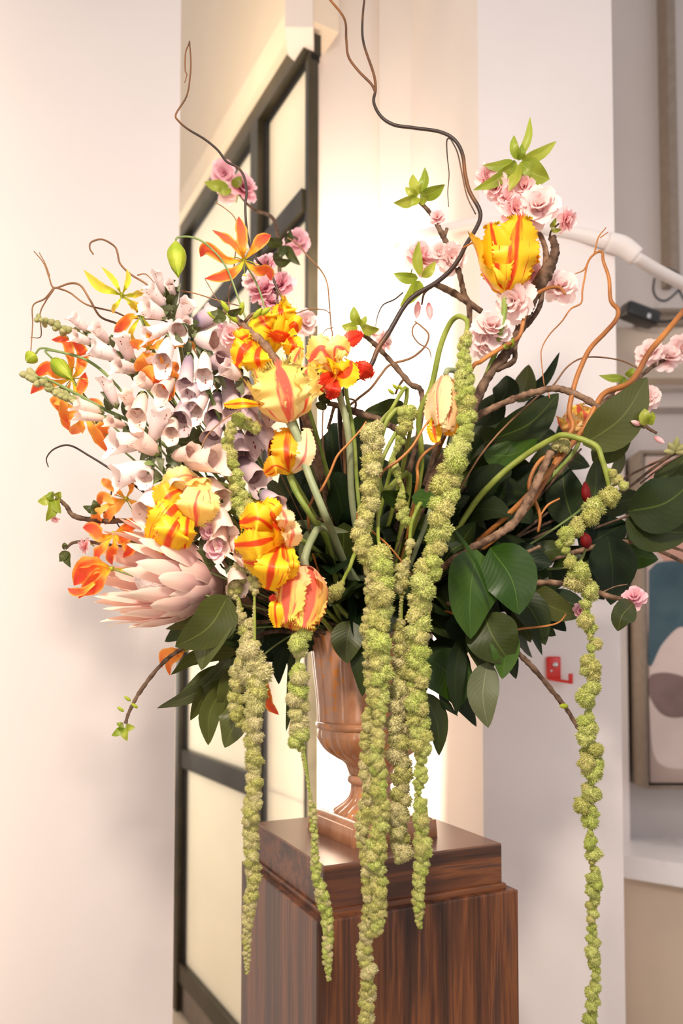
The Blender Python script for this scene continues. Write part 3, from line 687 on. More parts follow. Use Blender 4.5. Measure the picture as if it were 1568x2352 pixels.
def blossom(root, x, y, r, z, tone='cherry', face=None, to=None, seed=0, tight=1.0, n=None):
    rr = random.Random(seed*13+int(x*7+y)); c = P(x, y, z); r = r*1.12; R = PX(r, z)
    f = Vector(face) if face else Vector((rr.uniform(-.7, .7), -1, rr.uniform(-.5, .6)))
    f.normalize(); o1 = f.orthogonal().normalized(); o2 = f.cross(o1)
    base = c-f*R*0.45
    a0 = to if to is not None else base-f*R*0.9
    g = tube([a0, (Vector(a0)+base)/2+Vector((0, 0, 0.3*R)), base], [PX(1.8, z), PX(1.6, z), R*0.14], 6, 10)
    b = part('blossom', g, M['pedicel'], root)
    layers = [(7, 92, 1.0), (7, 62, .98), (6, 36, .9), (4, 14, .72)] if r > 17 else [(5, 75, 1.0), (4, 40, .9)]
    if tight < 1: layers = [(5, 55*tight, 1.1), (4, 30*tight, 1.05), (2, 8, .95)]
    for i, (m_, th, ln) in enumerate(layers):
        for k in range(m_):
            a = 2*pi*(k+0.5*(i % 2))/m_+rr.uniform(-.2, .2); t = radians(th+rr.uniform(-12, 12))
            rad = o1*cos(a)+o2*sin(a); d = f*cos(t)+rad*sin(t); nn = f*sin(t)-rad*cos(t)
            L_ = R*ln*rr.uniform(.88, 1.08)
            zz = d.normalized(); yy = (nn-zz*nn.dot(zz)).normalized(); xx = yy.cross(zz)
            mm = Matrix((xx, yy, zz)).transposed().to_4x4()
            inst('petal', rr.choice(CH[tone]), b, Matrix.Translation(base+f*R*(0.05*i)) @ mm @ Matrix.Diagonal((L_*1.05, L_, L_, 1)))
    return b

# foxglove bells
def bell_mesh(seed, mat, lip=0.16):
    r = random.Random(seed); nu, nv = 20, 13; V = []; uv = []; Fc = []
    p1, p2 = r.uniform(0, 6), r.uniform(0, 6)
    for i in range(nv+1):
        v = i/nv
        rad = np.interp(v, [0, .08, .25, .55, .8, .92, 1.0], [.10, .20, .31, .39, .41, .43, .52])
        for j in range(nu+1):
            a = 2*pi*j/nu; low = max(0, -cos(a)); e = max(0, (v-.8)/.2)
            rr = rad*(1+0.05*e*sin(5*a+p1)+0.03*sin(2*a+p2))*(1+0.16*e*low)
            zz = v+e*(lip*1.7*low**2+0.05*sin(5*a+p1)-0.03)+0
            V.append((rr*cos(a), rr*sin(a)*0.95, zz)); uv.append((j/nu, v))
    for i in range(nv):
        for j in range(nu):
            a = i*(nu+1)+j; Fc.append((a, a+1, a+nu+2, a+nu+1))
    V.append((0, 0, 0)); uv.append((.5, 0)); b = len(V)-1
    for j in range(nu): Fc.append((b, j+1, j))
    nf = len(Fc); o = len(V)
    for rr, zz in ((.02, .30), (.27, .42), (.355, .60), (.385, .76)):
        for j in range(nu): a = 2*pi*j/nu; V.append((rr*cos(a), rr*sin(a)*.95, zz)); uv.append((j/nu, .5))
    for i in range(3):
        for j in range(nu): k = (j+1) % nu; Fc.append((o+i*nu+j, o+i*nu+k, o+(i+1)*nu+k, o+(i+1)*nu+j))
    me = setmat(setmat(make_mesh(V, Fc, uv), mat), M['throat'] if 'mauve' in mat.name else M['throat_pale'])
    for p in me.polygons:
        if p.index >= nf: p.material_index = 1
    return me
BELL = {k: [bell_mesh(i, M[k]) for i in range(4)] for k in ('bell_white', 'bell_peach', 'bell_mauve')}
def bud_mesh(mat):
    C = tube([(0, 0, 0), (0, 0, .3), (0, 0, .7), (0.02, 0, 1)], [.12, .34, .30, .05], 8, 9); return setmat(make_mesh(*C), mat)
BUD = bud_mesh(M['bud']); LIMEBUD = bud_mesh(M['budgreen']); PINKBUD = bud_mesh(M['cherry'])
def foxglove(label, stem, z, bells, buds=(), leaves=(), stemr=4.5, mk=0):
    pts = pix(stem, z)+[mouth(mk)]
    root = thing('foxglove', label, 'foxglove', pts[0], 'foxglove spires on the left side')
    part('stem', tube(pts, [PX(stemr*.5, z), PX(stemr, z), PX(stemr, z), PX(stemr*1.1, z)], 8, 40), M['stem_fine'], root)
    r = random.Random(mk+77)
    K = {0: 'bell_white', 1: 'bell_peach', 2: 'bell_mauve'}
    for b in bells:
        x0, y0, x1, y1, w_, tone = b[:6]; dz = b[6] if len(b) > 6 else -0.042
        a = P(x0, y0, z-0.01+r.uniform(-.01, .01)); c = P(x1, y1, z-0.01+dz); d = c-a; L_ = d.length
        wd = PX(w_, z)*1.0
        o = inst('bell_flower', r.choice(BELL[K[tone]]), root, orient(a, d, Vector((0, 0.1, -1)), (wd, wd, L_*0.95)))
        if r.random() < 0.6:
            e = a+Vector((r.uniform(-.03, .03), r.uniform(-.03, 0), r.uniform(-.03, .03)))
            part('leaf', ribbon([a-d*.1, (a+e)/2+Vector((0, -.006, .004)), e], PX(15, z), pr_lance, fold=0.25, nu=4, nv=7, seed=int(x0)), M[r.choice(['leaf_grey', 'leaf_olive', 'leaf_olive'])], root)
        inst('calyx', CALYX, o, orient(a-d*0.04, d, Vector((0, 0, -1)), (wd*1.5, wd*1.5, wd*1.5)))
    for x, y, rr in buds:
        for k in range(2):
            s_ = 1 if k else -1
            a = P(x, y, z); d = Vector((r.uniform(-.5, .1), s_*.6-0.2, r.uniform(-.4, .7)+0.2*s_)); q = PX(rr, z)
            inst('bud', BUD, root, orient(a, d, (1, 0, 0), (q*2.7, q*2.7, q*2.7)))
    for (bx, by, tx, ty, w_) in leaves:
        a, b_ = P(bx, by, z), P(tx, ty, z-0.015); m_ = (a+b_)/2+Vector((0, -0.01, 0.006))
        part('leaf', ribbon([a, m_, b_], PX(w_, z), pr_lance, fold=0.25, nu=4, nv=8, seed=int(bx)), M['leaf_grey'], root)
    return root

# parrot tulip
def tulip(label, base, top, R, openn, mats, stem, seed, fr=0.05, npet=6, stemr=6.5, ruf=0.085, mk=0, wid=1.15, cup=-0.35, stemmat='stem', lens=None, skip=()):
    r = random.Random(seed); b = P(*base); t = P(*top); ax = (t-b); L = ax.length; ax.normalize()
    o1 = ax.orthogonal().normalized(); o2 = ax.cross(o1); Rm = PX(R, base[2])
    root = thing('parrot_tulip', label, 'tulip', b, None)
    sp = [b]+pix(stem, base[2])+[mouth(mk)]
    part('stem', tube(sp, [PX(stemr*1.15, base[2]), PX(stemr, base[2]), PX(stemr, base[2]), PX(stemr*1.1, base[2])], 10, 36), M[stemmat], root)
    for k in range(npet):
        if k in skip: continue
        inner = k % 2; a = 2*pi*k/npet+r.uniform(-.18, .18)
        rad = o1*cos(a)+o2*sin(a); op = openn*(0.75 if inner else 1)+r.uniform(-.2, .25)*openn
        Lk = L*(1.0+r.uniform(-.1, .08)) if not lens else L*lens[k % len(lens)]
        sc = 0.84 if inner else 1.0
        prof = [(0, 0.04), (0.16, 0.62*sc), (0.42, 0.98*sc), (0.72, (0.95+0.35*op)*sc), (1.0, (0.66+1.25*op)*sc)]
        pts = [b+ax*(Lk*(s*(1-0.10*max(0, op)*s)))+rad*(Rm*q) for s, q in prof]
        m = mats[k % len(mats)]
        g = ribbon(pts, Rm*wid*(2.0 if not inner else 1.7)*0.82, pr_petal, n=rad, cup=cup*1.0, ruf=ruf, rk=r.uniform(2, 4), serr=fr, roll=r.uniform(-.15, .15), twist=r.uniform(-.25, .25), nu=22, nv=34, seed=seed*10+k)
        part('petal', g, M[m], root)
    part('pistil', tube([b, b+ax*L*0.35], [Rm*.12, Rm*.10], 8, 6), M['stem'], root)
    for k in range(4):
        a = k*pi/2; rad = o1*cos(a)+o2*sin(a)
        part('stamen', tube([b+rad*Rm*.1, b+ax*L*.3+rad*Rm*.25], [Rm*.03, Rm*.06], 6, 5), M['anther'], root)
    return root
def loose_petals(root, specs, z, seed=0):
    """big ruffled petals of a parrot tulip given one by one: (bx,by,mx,my,tx,ty,w,mat[,dz])"""
    for i, s in enumerate(specs):
        bx, by, mx, my, tx, ty, w_, m = s[:8]; dz = s[8] if len(s) > 8 else -0.03
        pts = [P(bx, by, z), P(mx, my, z+dz*1.3), P(tx, ty, z+dz*0.6)]
        part('petal', ribbon(pts, PX(w_, z), pr_petal, cup=-0.22, ruf=0.11, rk=2.2+i % 3*.6, serr=0.05, roll=((i*37) % 7-3)*0.09, nu=22, nv=32, seed=seed*31+i), M[m], root)

# flame lily (gloriosa)
def flame_lily(label, c, petals, stem, z, mat='flame', stamens=True, mk=0, hub=9, group='flame lilies', sag=0.02):
    cz = P(c[0], c[1], z)
    root = thing('flame_lily', label, 'lily', cz, group); r = random.Random(int(c[0]*3+c[1]))
    for i, s in enumerate(petals):
        pl_ = s[0]; w_ = s[1]; m = s[2] if len(s) > 2 else mat
        zz = [z-0.0-0.018*sin(pi*k/len(pl_)) for k in range(len(pl_)+1)]
        pts = [cz]+[P(q[0], q[1], zz[k+1]+(0.012*(k-1))) for k, q in enumerate(pl_)]
        part('petal', ribbon(pts, PX(w_, z)*1.15, pr_flame, fold=0.28, ruf=0.10, rk=r.uniform(3, 4.5), roll=r.uniform(-.5, .5), twist=r.uniform(-.5, .5), nu=6, nv=22, seed=i), M[m], root)
    if stem:
        part('stem', tube([cz]+pix(stem, z)+[mouth(mk)], [PX(2.6, z), PX(2.2, z), PX(2.4, z)], 7, 40), M['stem_fine'], root)
    part('pistil', tube([cz+Vector((0, 0.004, 0)), cz+Vector((0, -0.006, 0))], [PX(hub*.7, z), PX(hub*.5, z)], 8, 5), M['budgreen'], root)
    if stamens:
        for k in range(5):
            a = 2*pi*k/5+r.uniform(-.3, .3); e = P(c[0]+cos(a)*hub*3.4, c[1]+sin(a)*hub*3.4+4, z-0.02)
            s_ = part('stamen', tube([cz, (cz+e)/2+Vector((0, -.004, 0)), e], PX(1.1, z), 5, 8), M['budgreen'], root)
            part('anther', tube([e+Vector((-.004, 0, .001)), e+Vector((.004, 0, -.001))], PX(1.8, z), 5, 4), M['stamen'], s_)
    return root

# twigs and branches
def branch(name, label, cat, pts, z, rad, mat, twigs=(), to_mouth=None, knob=0.0, group=None, seg=9, n=None, seed=0):
    p = pix(pts, z)
    if to_mouth is not None: p = p+[mouth(to_mouth)]
    root = thing(name, label, cat, p[0], group)
    zz = pts[0][2] if len(pts[0]) > 2 else z
    rr = [PX(q, zz) for q in rad]
    part('main_stem', tube(p, rr, seg, n or len(p)*7, knob=knob, seed=seed), M[mat], root)
    for t in twigs:
        tz = t[2] if len(t) > 2 else z
        part('twig', tube(pix(t[0], tz), [PX(q, tz if not isinstance(tz, tuple) else z) for q in t[1]], 7, len(t[0])*6, knob=knob*.6, seed=len(t[0])), M[t[3] if len(t) > 3 else mat], root)
    return root
def leaf(root, bx, by, tx, ty, w_, mat, z, bend=0.0, roll=0.0, dz=-0.03, fold=0.14, ruf=0.03, prof=pr_leaf, zb=None, nv=12):
    a = P(bx, by, zb or z); b = P(tx, ty, z+dz)
    px_, py_ = -(ty-by), (tx-bx)
    m_ = P((bx+tx)/2+px_*bend, (by+ty)/2+py_*bend, z+dz*1.2)
    part('leaf', ribbon([a, m_, b], PX(w_, z)*(1.18 if w_ > 35 else 1), prof, fold=fold, ruf=ruf*1.6, rk=1.5, roll=roll, twist=0.3*(1 if (int(bx)+int(ty)) % 2 else -1), nu=6, nv=nv, seed=int(bx+ty)), M[mat], root)
def leafy(label, pts, z, rad, leaves=(), auto=0, size=(125, 52), mats=('leaf',), mk=0, seed=0, start=0.35, stemmat='bark', spread=1.0, group=None):
    p = pix(pts, z)+[mouth(mk)]; p = p[::-1]
    root = thing('leafy_branch', label, 'foliage', p[0], group)
    part('stem', tube(p, [PX(rad*1.3, z), PX(rad, z), PX(rad*.6, z)], 7, 24), M[stemmat], root)
    for l in leaves: leaf(root, *l)
    r = random.Random(seed*7+3)
    if auto:
        C = catmull(p, 40)
        for k in range(auto):
            f = start+(1-start)*(k+0.3)/auto; i = min(38, int(f*39)); a = Vector(C[i]); t = Vector(C[i+1]-C[i]).normalized()
            an = k*2.4+r.uniform(-.5, .5); o1 = t.cross(Vector((0, 1, 0))).normalized(); o2 = t.cross(o1)
            out = (o1*cos(an)+o2*sin(an)*0.6)
            d = (t*r.uniform(.5, .9)+out*spread*r.uniform(.6, 1.0)+Vector((0, 0, -0.18))).normalized()
            if k == auto-1: d = t
            L_ = PX(size[0], z)*r.uniform(.75, 1.2); e = a+d*L_; m_ = a+d*L_*.5+Vector((0, -0.012, 0.018))
            nn = (Vector((r.uniform(-.5, .5), -1, r.uniform(-.1, .9)))).normalized()
            part('leaf', ribbon([a, m_, e], PX(size[1], z)*r.uniform(.9, 1.5), pr_leaf, n=nn, fold=r.uniform(.05, .25), ruf=0.07, rk=1.5, twist=r.uniform(-.5, .5), nu=6, nv=11, seed=k), M[r.choice(mats)], root)
    return root

# ================================================================== FOLIAGE FILLING THE ARRANGEMENT
FILL = [
 ('dark leaf spray fanning to the upper right behind the arched brown branch', (1300, 1000, 1.80), 9, 'D'),
 ('dark leaf spray under the topmost pointed leaves', (1230, 960, 1.84), 8, 'D'),
 ('shaded leaf spray behind the long arching amaranth stalk', (1150, 1060, 1.74), 9, 'D'),
 ('shaded leaf spray behind the pale drooping tulip', (1060, 1030, 1.80), 8, 'S'),
 ('shaded leaf spray in the heart of the bouquet behind the central tassels', (930, 1080, 1.76), 9, 'S'),
 ('dark leaf spray behind the thick tulip stems in the middle', (800, 1050, 1.76), 8, 'S'),
 ('dark leaf spray below the orange tulip', (720, 1170, 1.72), 8, 'S'),
 ('dark leaf spray reaching towards the painting', (1400, 1180, 1.74), 9, 'D'),
 ('dark leaf spray under the red bud on the right', (1370, 1290, 1.70), 9, 'D'),
 ('dark leaf spray left of the right hand hanging tassel', (1260, 1210, 1.72), 10, 'S'),
 ('shaded leaf spray above the big bright green leaf', (1120, 1210, 1.70), 9, 'S'),
 ('dark leaf spray drooping over the pale pillar edge', (1170, 1440, 1.62), 9, 'D'),
 ('dark leaf spray pointing down towards the red bracket', (1270, 1400, 1.62), 7, 'D'),
 ('dark leaf spray right of the urn rim', (1050, 1430, 1.64), 9, 'D'),
 ('shaded leaf spray behind the thickest green tassel', (960, 1330, 1.68), 8, 'S'),
 ('shaded leaf spray above the urn mouth', (840, 1290, 1.70), 9, 'S'),
 ('shaded leaf spray behind the yellow and red ruffled tulip', (680, 1300, 1.66), 9, 'S'),
 ('dark leaf spray behind the pair of tassel stalks', (600, 1400, 1.62), 8, 'D'),
 ('dark leaf spray beneath the pink protea', (480, 1450, 1.60), 8, 'D'),
 ('shaded leaf spray left of the urn rim', (650, 1440, 1.66), 8, 'S'),
 ('shaded leaf spray behind the mauve foxgloves', (600, 1120, 1.74), 7, 'S'),
 ('dark leaf spray hanging beside the right rim of the urn', (1010, 1560, 1.60), 6, 'D'),
 ('shaded leaf spray in front of the knotty branch base, right of the lime tassel', (1100, 1150, 1.58), 9, 'S'),
 ('shaded leaf spray under the arching amaranth stalk', (1200, 1130, 1.62), 9, 'S'),
 ('shaded leaf spray around the stalk of the pale drooping tulip', (1010, 1120, 1.62), 8, 'S'),
 ('dark leaf spray between the bright leaves and the far right tassel', (1230, 1290, 1.58), 9, 'D'),
 ('shaded leaf spray low in front of the urn mouth, between the tassels', (900, 1370, 1.52), 7, 'S'),
 ('shaded leaf spray just above the drooping pink tulip', (760, 1310, 1.50), 8, 'S'),
 ('shaded leaf spray right of the bright lime tassel', (1040, 1330, 1.54), 8, 'S'),
 ('shaded leaf spray under the tan knotty branch', (1130, 1320, 1.56), 8, 'S'),
 ('shaded leaf spray in the dark hollow above the curved amaranth knob', (790, 1200, 1.56), 9, 'S'),
 ('shaded leaf spray left of the thick central tassel', (810, 1370, 1.54), 7, 'S'),
 ('shaded leaf spray between the tulip stems and the lime tassel', (940, 1210, 1.58), 8, 'S'),
]
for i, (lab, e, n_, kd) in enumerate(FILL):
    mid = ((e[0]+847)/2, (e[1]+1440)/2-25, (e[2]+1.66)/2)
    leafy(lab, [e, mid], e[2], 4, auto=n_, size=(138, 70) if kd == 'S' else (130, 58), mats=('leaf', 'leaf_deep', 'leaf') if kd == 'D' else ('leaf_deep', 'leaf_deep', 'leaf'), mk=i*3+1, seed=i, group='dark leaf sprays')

# ---- hand placed leaves
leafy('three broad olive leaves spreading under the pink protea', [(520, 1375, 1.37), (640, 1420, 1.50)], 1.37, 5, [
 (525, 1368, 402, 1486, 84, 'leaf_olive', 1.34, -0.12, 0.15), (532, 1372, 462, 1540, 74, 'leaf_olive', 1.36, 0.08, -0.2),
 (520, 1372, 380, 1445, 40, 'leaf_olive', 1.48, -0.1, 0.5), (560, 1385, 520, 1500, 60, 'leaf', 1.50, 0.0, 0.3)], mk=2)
leafy('drooping olive leaf cluster at the lower left, tips over the black frame', [(540, 1500, 1.44), (640, 1450, 1.55)], 1.44, 5, [
 (545, 1500, 392, 1550, 44, 'leaf_olive', 1.42, 0.15, 0.6), (530, 1512, 360, 1627, 42, 'leaf_grey', 1.43, -0.1, 0.5),
 (515, 1530, 410, 1600, 52, 'leaf_olive', 1.45, -0.1, -0.3), (520, 1535, 437, 1655, 46, 'leaf_olive', 1.44, 0.05, 0.4),
 (525, 1540, 465, 1650, 44, 'leaf_olive', 1.43, -.05, -.3), (520, 1570, 478, 1712, 46, 'leaf_olive', 1.40, 0.12, 0.5),
 (535, 1580, 516, 1718, 60, 'leaf_olive', 1.41, -0.10, -0.35), (545, 1530, 505, 1640, 48, 'leaf_olive', 1.42, 0.0, 0.2),
 (550, 1490, 440, 1520, 50, 'leaf', 1.47, 0.1, -0.4), (560, 1560, 556, 1655, 36, 'leaf_grey', 1.45, -0.1, 0.9)], mk=5)
leafy('single dark oval leaf lying across the protea', [(500, 1292, 1.38), (560, 1330, 1.46)], 1.38, 3, [
 (496, 1296, 392, 1302, 46, 'leaf_olive', 1.345, 0.08, 0.2, -0.01)], mk=8)
leafy('single olive oval leaf among the pale foxglove bells', [(475, 1000, 1.45), (560, 1060, 1.5), (700, 1250, 1.6)], 1.45, 3, [
 (470, 998, 396, 1014, 44, 'leaf_olive', 1.38, -0.12, 0.1, -0.01)], mk=9)
leafy('dark leaf drooping in front of the urn rim beside the pink tulip', [(800, 1428, 1.50), (830, 1420, 1.6)], 1.5, 3, [
 (806, 1425, 797, 1524, 62, 'leaf_olive', 1.49, 0.05, 0.1, -0.01), (840, 1435, 832, 1600, 56, 'leaf', 1.50, 0.0, -0.3, -0.01)], mk=12)
leafy('small dark narrow leaves hanging left of the urn', [(660, 1480, 1.56), (720, 1445, 1.6)], 1.56, 3, [
 (655, 1490, 640, 1572, 34, 'leaf_deep', 1.55, 0.1, 0.2, 0), (668, 1500, 657, 1680, 24, 'leaf', 1.55, -0.04, 0.3, 0), (610, 1470, 640, 1520, 60, 'leaf_deep', 1.57, 0, 0.2, 0)], mk=15)
leafy('dark leaves hanging right of the green tassels, the lowest tip thin and pointed', [(985, 1500, 1.52), (940, 1460, 1.58)], 1.52, 4, [
 (980, 1505, 1058, 1622, 92, 'leaf_bright', 1.50, -0.12, 0.3, -0.01), (975, 1590, 1008, 1736, 48, 'leaf', 1.49, -0.08, 0.3, -0.01),
 (1010, 1590, 1052, 1645, 30, 'leaf', 1.5, 0.1, 0.8, -0.01)], mk=18)
leafy('big bright green leaves at the centre right, one curling over the other', [(1110, 1255, 1.46), (1010, 1330, 1.55)], 1.46, 4, [
 (1095, 1262, 1080, 1468, 108, 'leaf_bright', 1.44, 0.04, 0.35, -0.02), (1125, 1258, 1192, 1412, 104, 'leaf_bright', 1.43, -0.10, -0.25, -0.02),
 (1042, 1213, 1128, 1385, 18, 'leaf_bright', 1.40, -0.05, 0.9, -0.01), (1105, 1270, 1040, 1370, 80, 'leaf', 1.47, 0.1, 0.4, 0), (1150, 1262, 1215, 1330, 62, 'leaf', 1.49, 0.1, -0.4, 0)], mk=20)
leafy('hanging leaf cluster below the bright leaves, ending in one pale green tip', [(1120, 1400, 1.48), (1000, 1400, 1.57)], 1.48, 4, [
 (1110, 1410, 1175, 1525, 98, 'leaf', 1.45, 0.05, -0.2, -0.02), (1095, 1420, 1120, 1560, 70, 'leaf', 1.47, 0.0, 0.4, -0.01),
 (1120, 1520, 1121, 1672, 60, 'leaf_grey', 1.45, 0.08, 0.15, -0.01), (1150, 1430, 1153, 1560, 56, 'leaf_bright', 1.44, -0.06, 0.3, -0.01),
 (1060, 1460, 1049, 1642, 38, 'leaf_deep', 1.47, 0.05, 0.4, -0.01), (1060, 1400, 1078, 1490, 74, 'leaf_deep', 1.5, 0, 0.2, 0), (1120, 1450, 1185, 1560, 40, 'leaf', 1.49, -.1, .4, 0)], mk=22)
leafy('pointed dark leaves hanging above the red bracket', [(1220, 1340, 1.55), (1050, 1370, 1.6)], 1.55, 4, [
 (1170, 1350, 1252, 1482, 62, 'leaf', 1.52, -0.1, 0.4, -0.01), (1205, 1345, 1332, 1418, 58, 'leaf_olive', 1.52, 0.08, -0.3, -0.01),
 (1250, 1370, 1300, 1450, 40, 'leaf_deep', 1.55, 0.1, 0.4, 0), (1200, 1370, 1218, 1476, 46, 'leaf_olive', 1.54, 0.08, 0.5, 0), (1150, 1365, 1178, 1430, 34, 'leaf', 1.55, -0.1, 0.5, 0)], mk=25)
leafy('upright pointed leaves behind the arched brown branch', [(1180, 960, 1.66), (1050, 1150, 1.66)], 1.66, 4, [
 (1150, 925, 1163, 862, 52, 'leaf_deep', 1.64, 0.1, 0.4, 0), (1188, 925, 1214, 837, 44, 'leaf_olive', 1.64, 0.05, -0.3, 0), (1205, 912, 1285, 808, 30, 'leaf_deep', 1.64, 0.10, 0.5, 0),
 (1130, 1010, 1283, 903, 72, 'leaf', 1.62, 0.10, -0.3, -0.02), (1110, 1045, 1235, 1005, 62, 'leaf_bright', 1.62, 0.15, 0.5, -0.02), (1125, 1090, 1260, 985, 50, 'leaf', 1.65, -0.1, 0.3, 0),
 (1110, 980, 1150, 900, 56, 'leaf_deep', 1.68, 0, 0.3, 0), (1070, 1080, 1170, 1030, 54, 'leaf', 1.66, 0.1, -0.3, 0)], mk=28)
leafy('large olive leaf rising towards the pink bud on the right', [(1335, 1030, 1.56), (1200, 1180, 1.62)], 1.56, 4, [
 (1338, 1022, 1486, 866, 92, 'leaf_olive', 1.50, 0.10, -0.15, -0.02), (1360, 1060, 1440, 960, 60, 'leaf_olive', 1.55, 0.1, 0.3, 0), (1400, 1110, 1425, 1010, 26, 'leaf_grey', 1.58, 0.1, 0.4, 0)], mk=31)
leafy('broad dark leaves running out of the frame on the right', [(1455, 1180, 1.62), (1300, 1240, 1.64), (1100, 1340, 1.66)], 1.62, 4, [
 (1440, 1175, 1600, 1095, 105, 'leaf', 1.58, 0.12, -0.2, -0.02), (1435, 1195, 1590, 1225, 88, 'leaf', 1.60, 0.05, 0.3, -0.01), (1400, 1255, 1512, 1285, 60, 'leaf_bright', 1.66, 0.05, 0.1, 0),
 (1395, 1230, 1402, 1390, 90, 'leaf_deep', 1.58, -0.05, 0.2, 0), (1330, 1260, 1440, 1200, 90, 'leaf_deep', 1.64, 0, 0.3, 0), (1500, 1110, 1580, 1040, 46, 'leaf', 1.66, 0.1, 0.3, 0)], mk=34)
leafy('tall dark leaves behind the bent amaranth stalk on the right', [(1320, 1130, 1.62), (1150, 1260, 1.64)], 1.62, 4, [
 (1320, 1210, 1290, 1060, 76, 'leaf', 1.60, -0.05, 0.3, 0), (1350, 1190, 1370, 1050, 60, 'leaf', 1.60, 0.05, -0.4, 0), (1300, 1240, 1350, 1130, 80, 'leaf_deep', 1.63, 0, 0.3, 0),
 (1230, 1180, 1245, 1070, 60, 'leaf', 1.64, 0.05, 0.4, 0), (1280, 1180, 1400, 1160, 60, 'leaf_deep', 1.65, 0.05, 0.4, 0)], mk=36)
leafy('rounded dark leaves behind the tulip stems in the middle', [(770, 1040, 1.66), (820, 1250, 1.66)], 1.66, 4, [
 (770, 1100, 760, 985, 92, 'leaf_deep', 1.64, 0.0, 0.1, 0), (790, 1060, 822, 985, 40, 'leaf', 1.62, 0.05, 0.3, 0), (760, 1170, 790, 1080, 90, 'leaf_deep', 1.64, 0.0, 0.1, 0),
 (935, 935, 838, 943, 52, 'leaf', 1.60, -0.10, 0.2, 0), (690, 1200, 700, 1110, 60, 'leaf_deep', 1.66, 0, .2, 0)], mk=39)
leafy('curled bright leaf crossing the central amaranth stalks', [(950, 1150, 1.44), (900, 1300, 1.55)], 1.44, 3, [
 (940, 1140, 876, 1130, 46, 'leaf_bright', 1.40, -0.15, 0.8, 0), (945, 1142, 1012, 1132, 50, 'leaf_bright', 1.41, 0.16, 0.7, 0)], mk=41)
leafy('limp brown-edged leaves beside the pink pompons at the lower left', [(475, 1250, 1.36), (560, 1330, 1.46)], 1.36, 3, [
 (462, 1205, 440, 1250, 30, 'leaf_grey', 1.33, 0.1, 0.4, 0), (470, 1225, 478, 1290, 22, 'leaf_grey', 1.34, 0.1, 0.2, 0), (490, 1232, 515, 1258, 24, 'leaf_grey', 1.33, 0.1, 0.2, 0)], mk=43)
leafy('grey-green strap leaf lying over the dark centre', [(690, 1200, 1.44), (760, 1220, 1.5)], 1.44, 4, [
 (676, 1198, 802, 1222, 24, 'leaf_grey', 1.40, 0.02, 0.2, 0.02), (715, 1215, 690, 1300, 30, 'leaf_grey', 1.40, 0.04, 0.3, -0.01), (580, 1110, 660, 1150, 30, 'leaf_grey', 1.44, -0.15, 0.5, 0.02)], mk=45)

# ================================================================== WILLOW, TWIGS
WG = 'curly willow stems'
branch('willow_stem', 'long dark curly willow stem sweeping from the top edge down to the centre', 'willow',
 [(846, -190), (858, -120), (848, -60), (838, -12), (832, 50), (835, 100), (858, 170), (862, 205), (858, 235), (875, 268), (905, 287), (950, 294), (1010, 303), (1044, 322), (1062, 355), (1068, 400), (1078, 440), (1100, 480), (1102, 503), (1090, 530), (1070, 562), (1055, 592), (1035, 620), (1000, 650), (950, 680), (925, 708), (905, 742), (890, 768), (868, 800), (855, 832), (838, 858), (795, 888), (780, 960, 1.5), (800, 1150, 1.6)], 1.46,
 [2, 2.5, 3, 3.5, 4, 4, 4.5, 5, 5, 5.5, 5.5, 6, 6, 6, 6], 'willow_dark', [
 ([(700, -130), (735, -60), (750, -12), (790, 42), (795, 90), (800, 130), (822, 162), (852, 193), (862, 212)], [2.5, 3, 3.2]),
 ([(1036, 318), (1026, 322), (1027, 360), (1031, 400), (1028, 440), (1030, 475)], [2, 1.3, 1]),
 ([(1034, 318), (1050, 350), (1060, 395), (1072, 450), (1092, 492)], [1.5, 1.7, 1.5]),
 ([(925, 672), (905, 688), (880, 700), (868, 722), (862, 750)], [2, 1.8, 1])], to_mouth=0, n=170, group=WG)
branch('willow_stem', 'thin tan curly willow stem with a hooked tip at the upper left', 'willow',
 [(435, 95), (438, 140), (436, 180), (428, 222), (404, 262), (410, 278), (432, 297), (470, 320), (500, 345), (520, 371), (545, 384), (560, 405), (566, 440), (563, 480), (570, 550), (590, 598), (620, 625), (635, 660), (655, 695), (675, 728), (678, 790), (672, 830), (680, 880, 1.5), (720, 1150, 1.6)], 1.44,
 [1.6, 2, 2.4, 2.8, 3, 3, 3, 3.5, 4, 4], 'willow_dark', [
 ([(435, 98), (426, 122), (425, 160), (429, 172), (424, 190)], [1.6, 1.5, 1])], to_mouth=4, n=130, group=WG)
branch('willow_stem', 'forked pale willow stem curling at the far left edge of the bouquet', 'willow',
 [(78, 577), (100, 604), (112, 635), (124, 661), (160, 651), (185, 656), (206, 688), (230, 727), (265, 742), (275, 752), (330, 850), (500, 1050, 1.5), (700, 1300, 1.6)], 1.44, [1.2, 2, 2.6, 2.6, 2.4, 2.4], 'willow_thin', [
 ([(90, 580), (104, 606), (114, 634)], [1, 1.6]), ([(124, 661), (103, 686), (76, 702), (75, 745), (71, 805)], [2.4, 1.6, 1.2]), ([(124, 664), (105, 692), (92, 722), (94, 772), (70, 775)], [2, 1.5, 1]),
 ([(130, 661), (160, 672), (200, 700), (262, 716), (300, 730), (370, 735), (395, 748)], [2.2, 2, 1.5])], to_mouth=7, n=90, group=WG)
branch('willow_stem', 'willow stem ending in an open crook above the yellow-green lily', 'willow',
 [(214, 584), (206, 570), (210, 556), (235, 550), (262, 565), (270, 582), (276, 606), (300, 630), (335, 652), (365, 682), (420, 760), (560, 1000, 1.55), (720, 1280, 1.62)], 1.46, [1.8, 2.2, 2.4, 2.4, 3], 'willow_thin', [
 ([(315, 632), (335, 630), (355, 650)], [1.5, 1.5, 1])], to_mouth=9, n=80, group=WG)
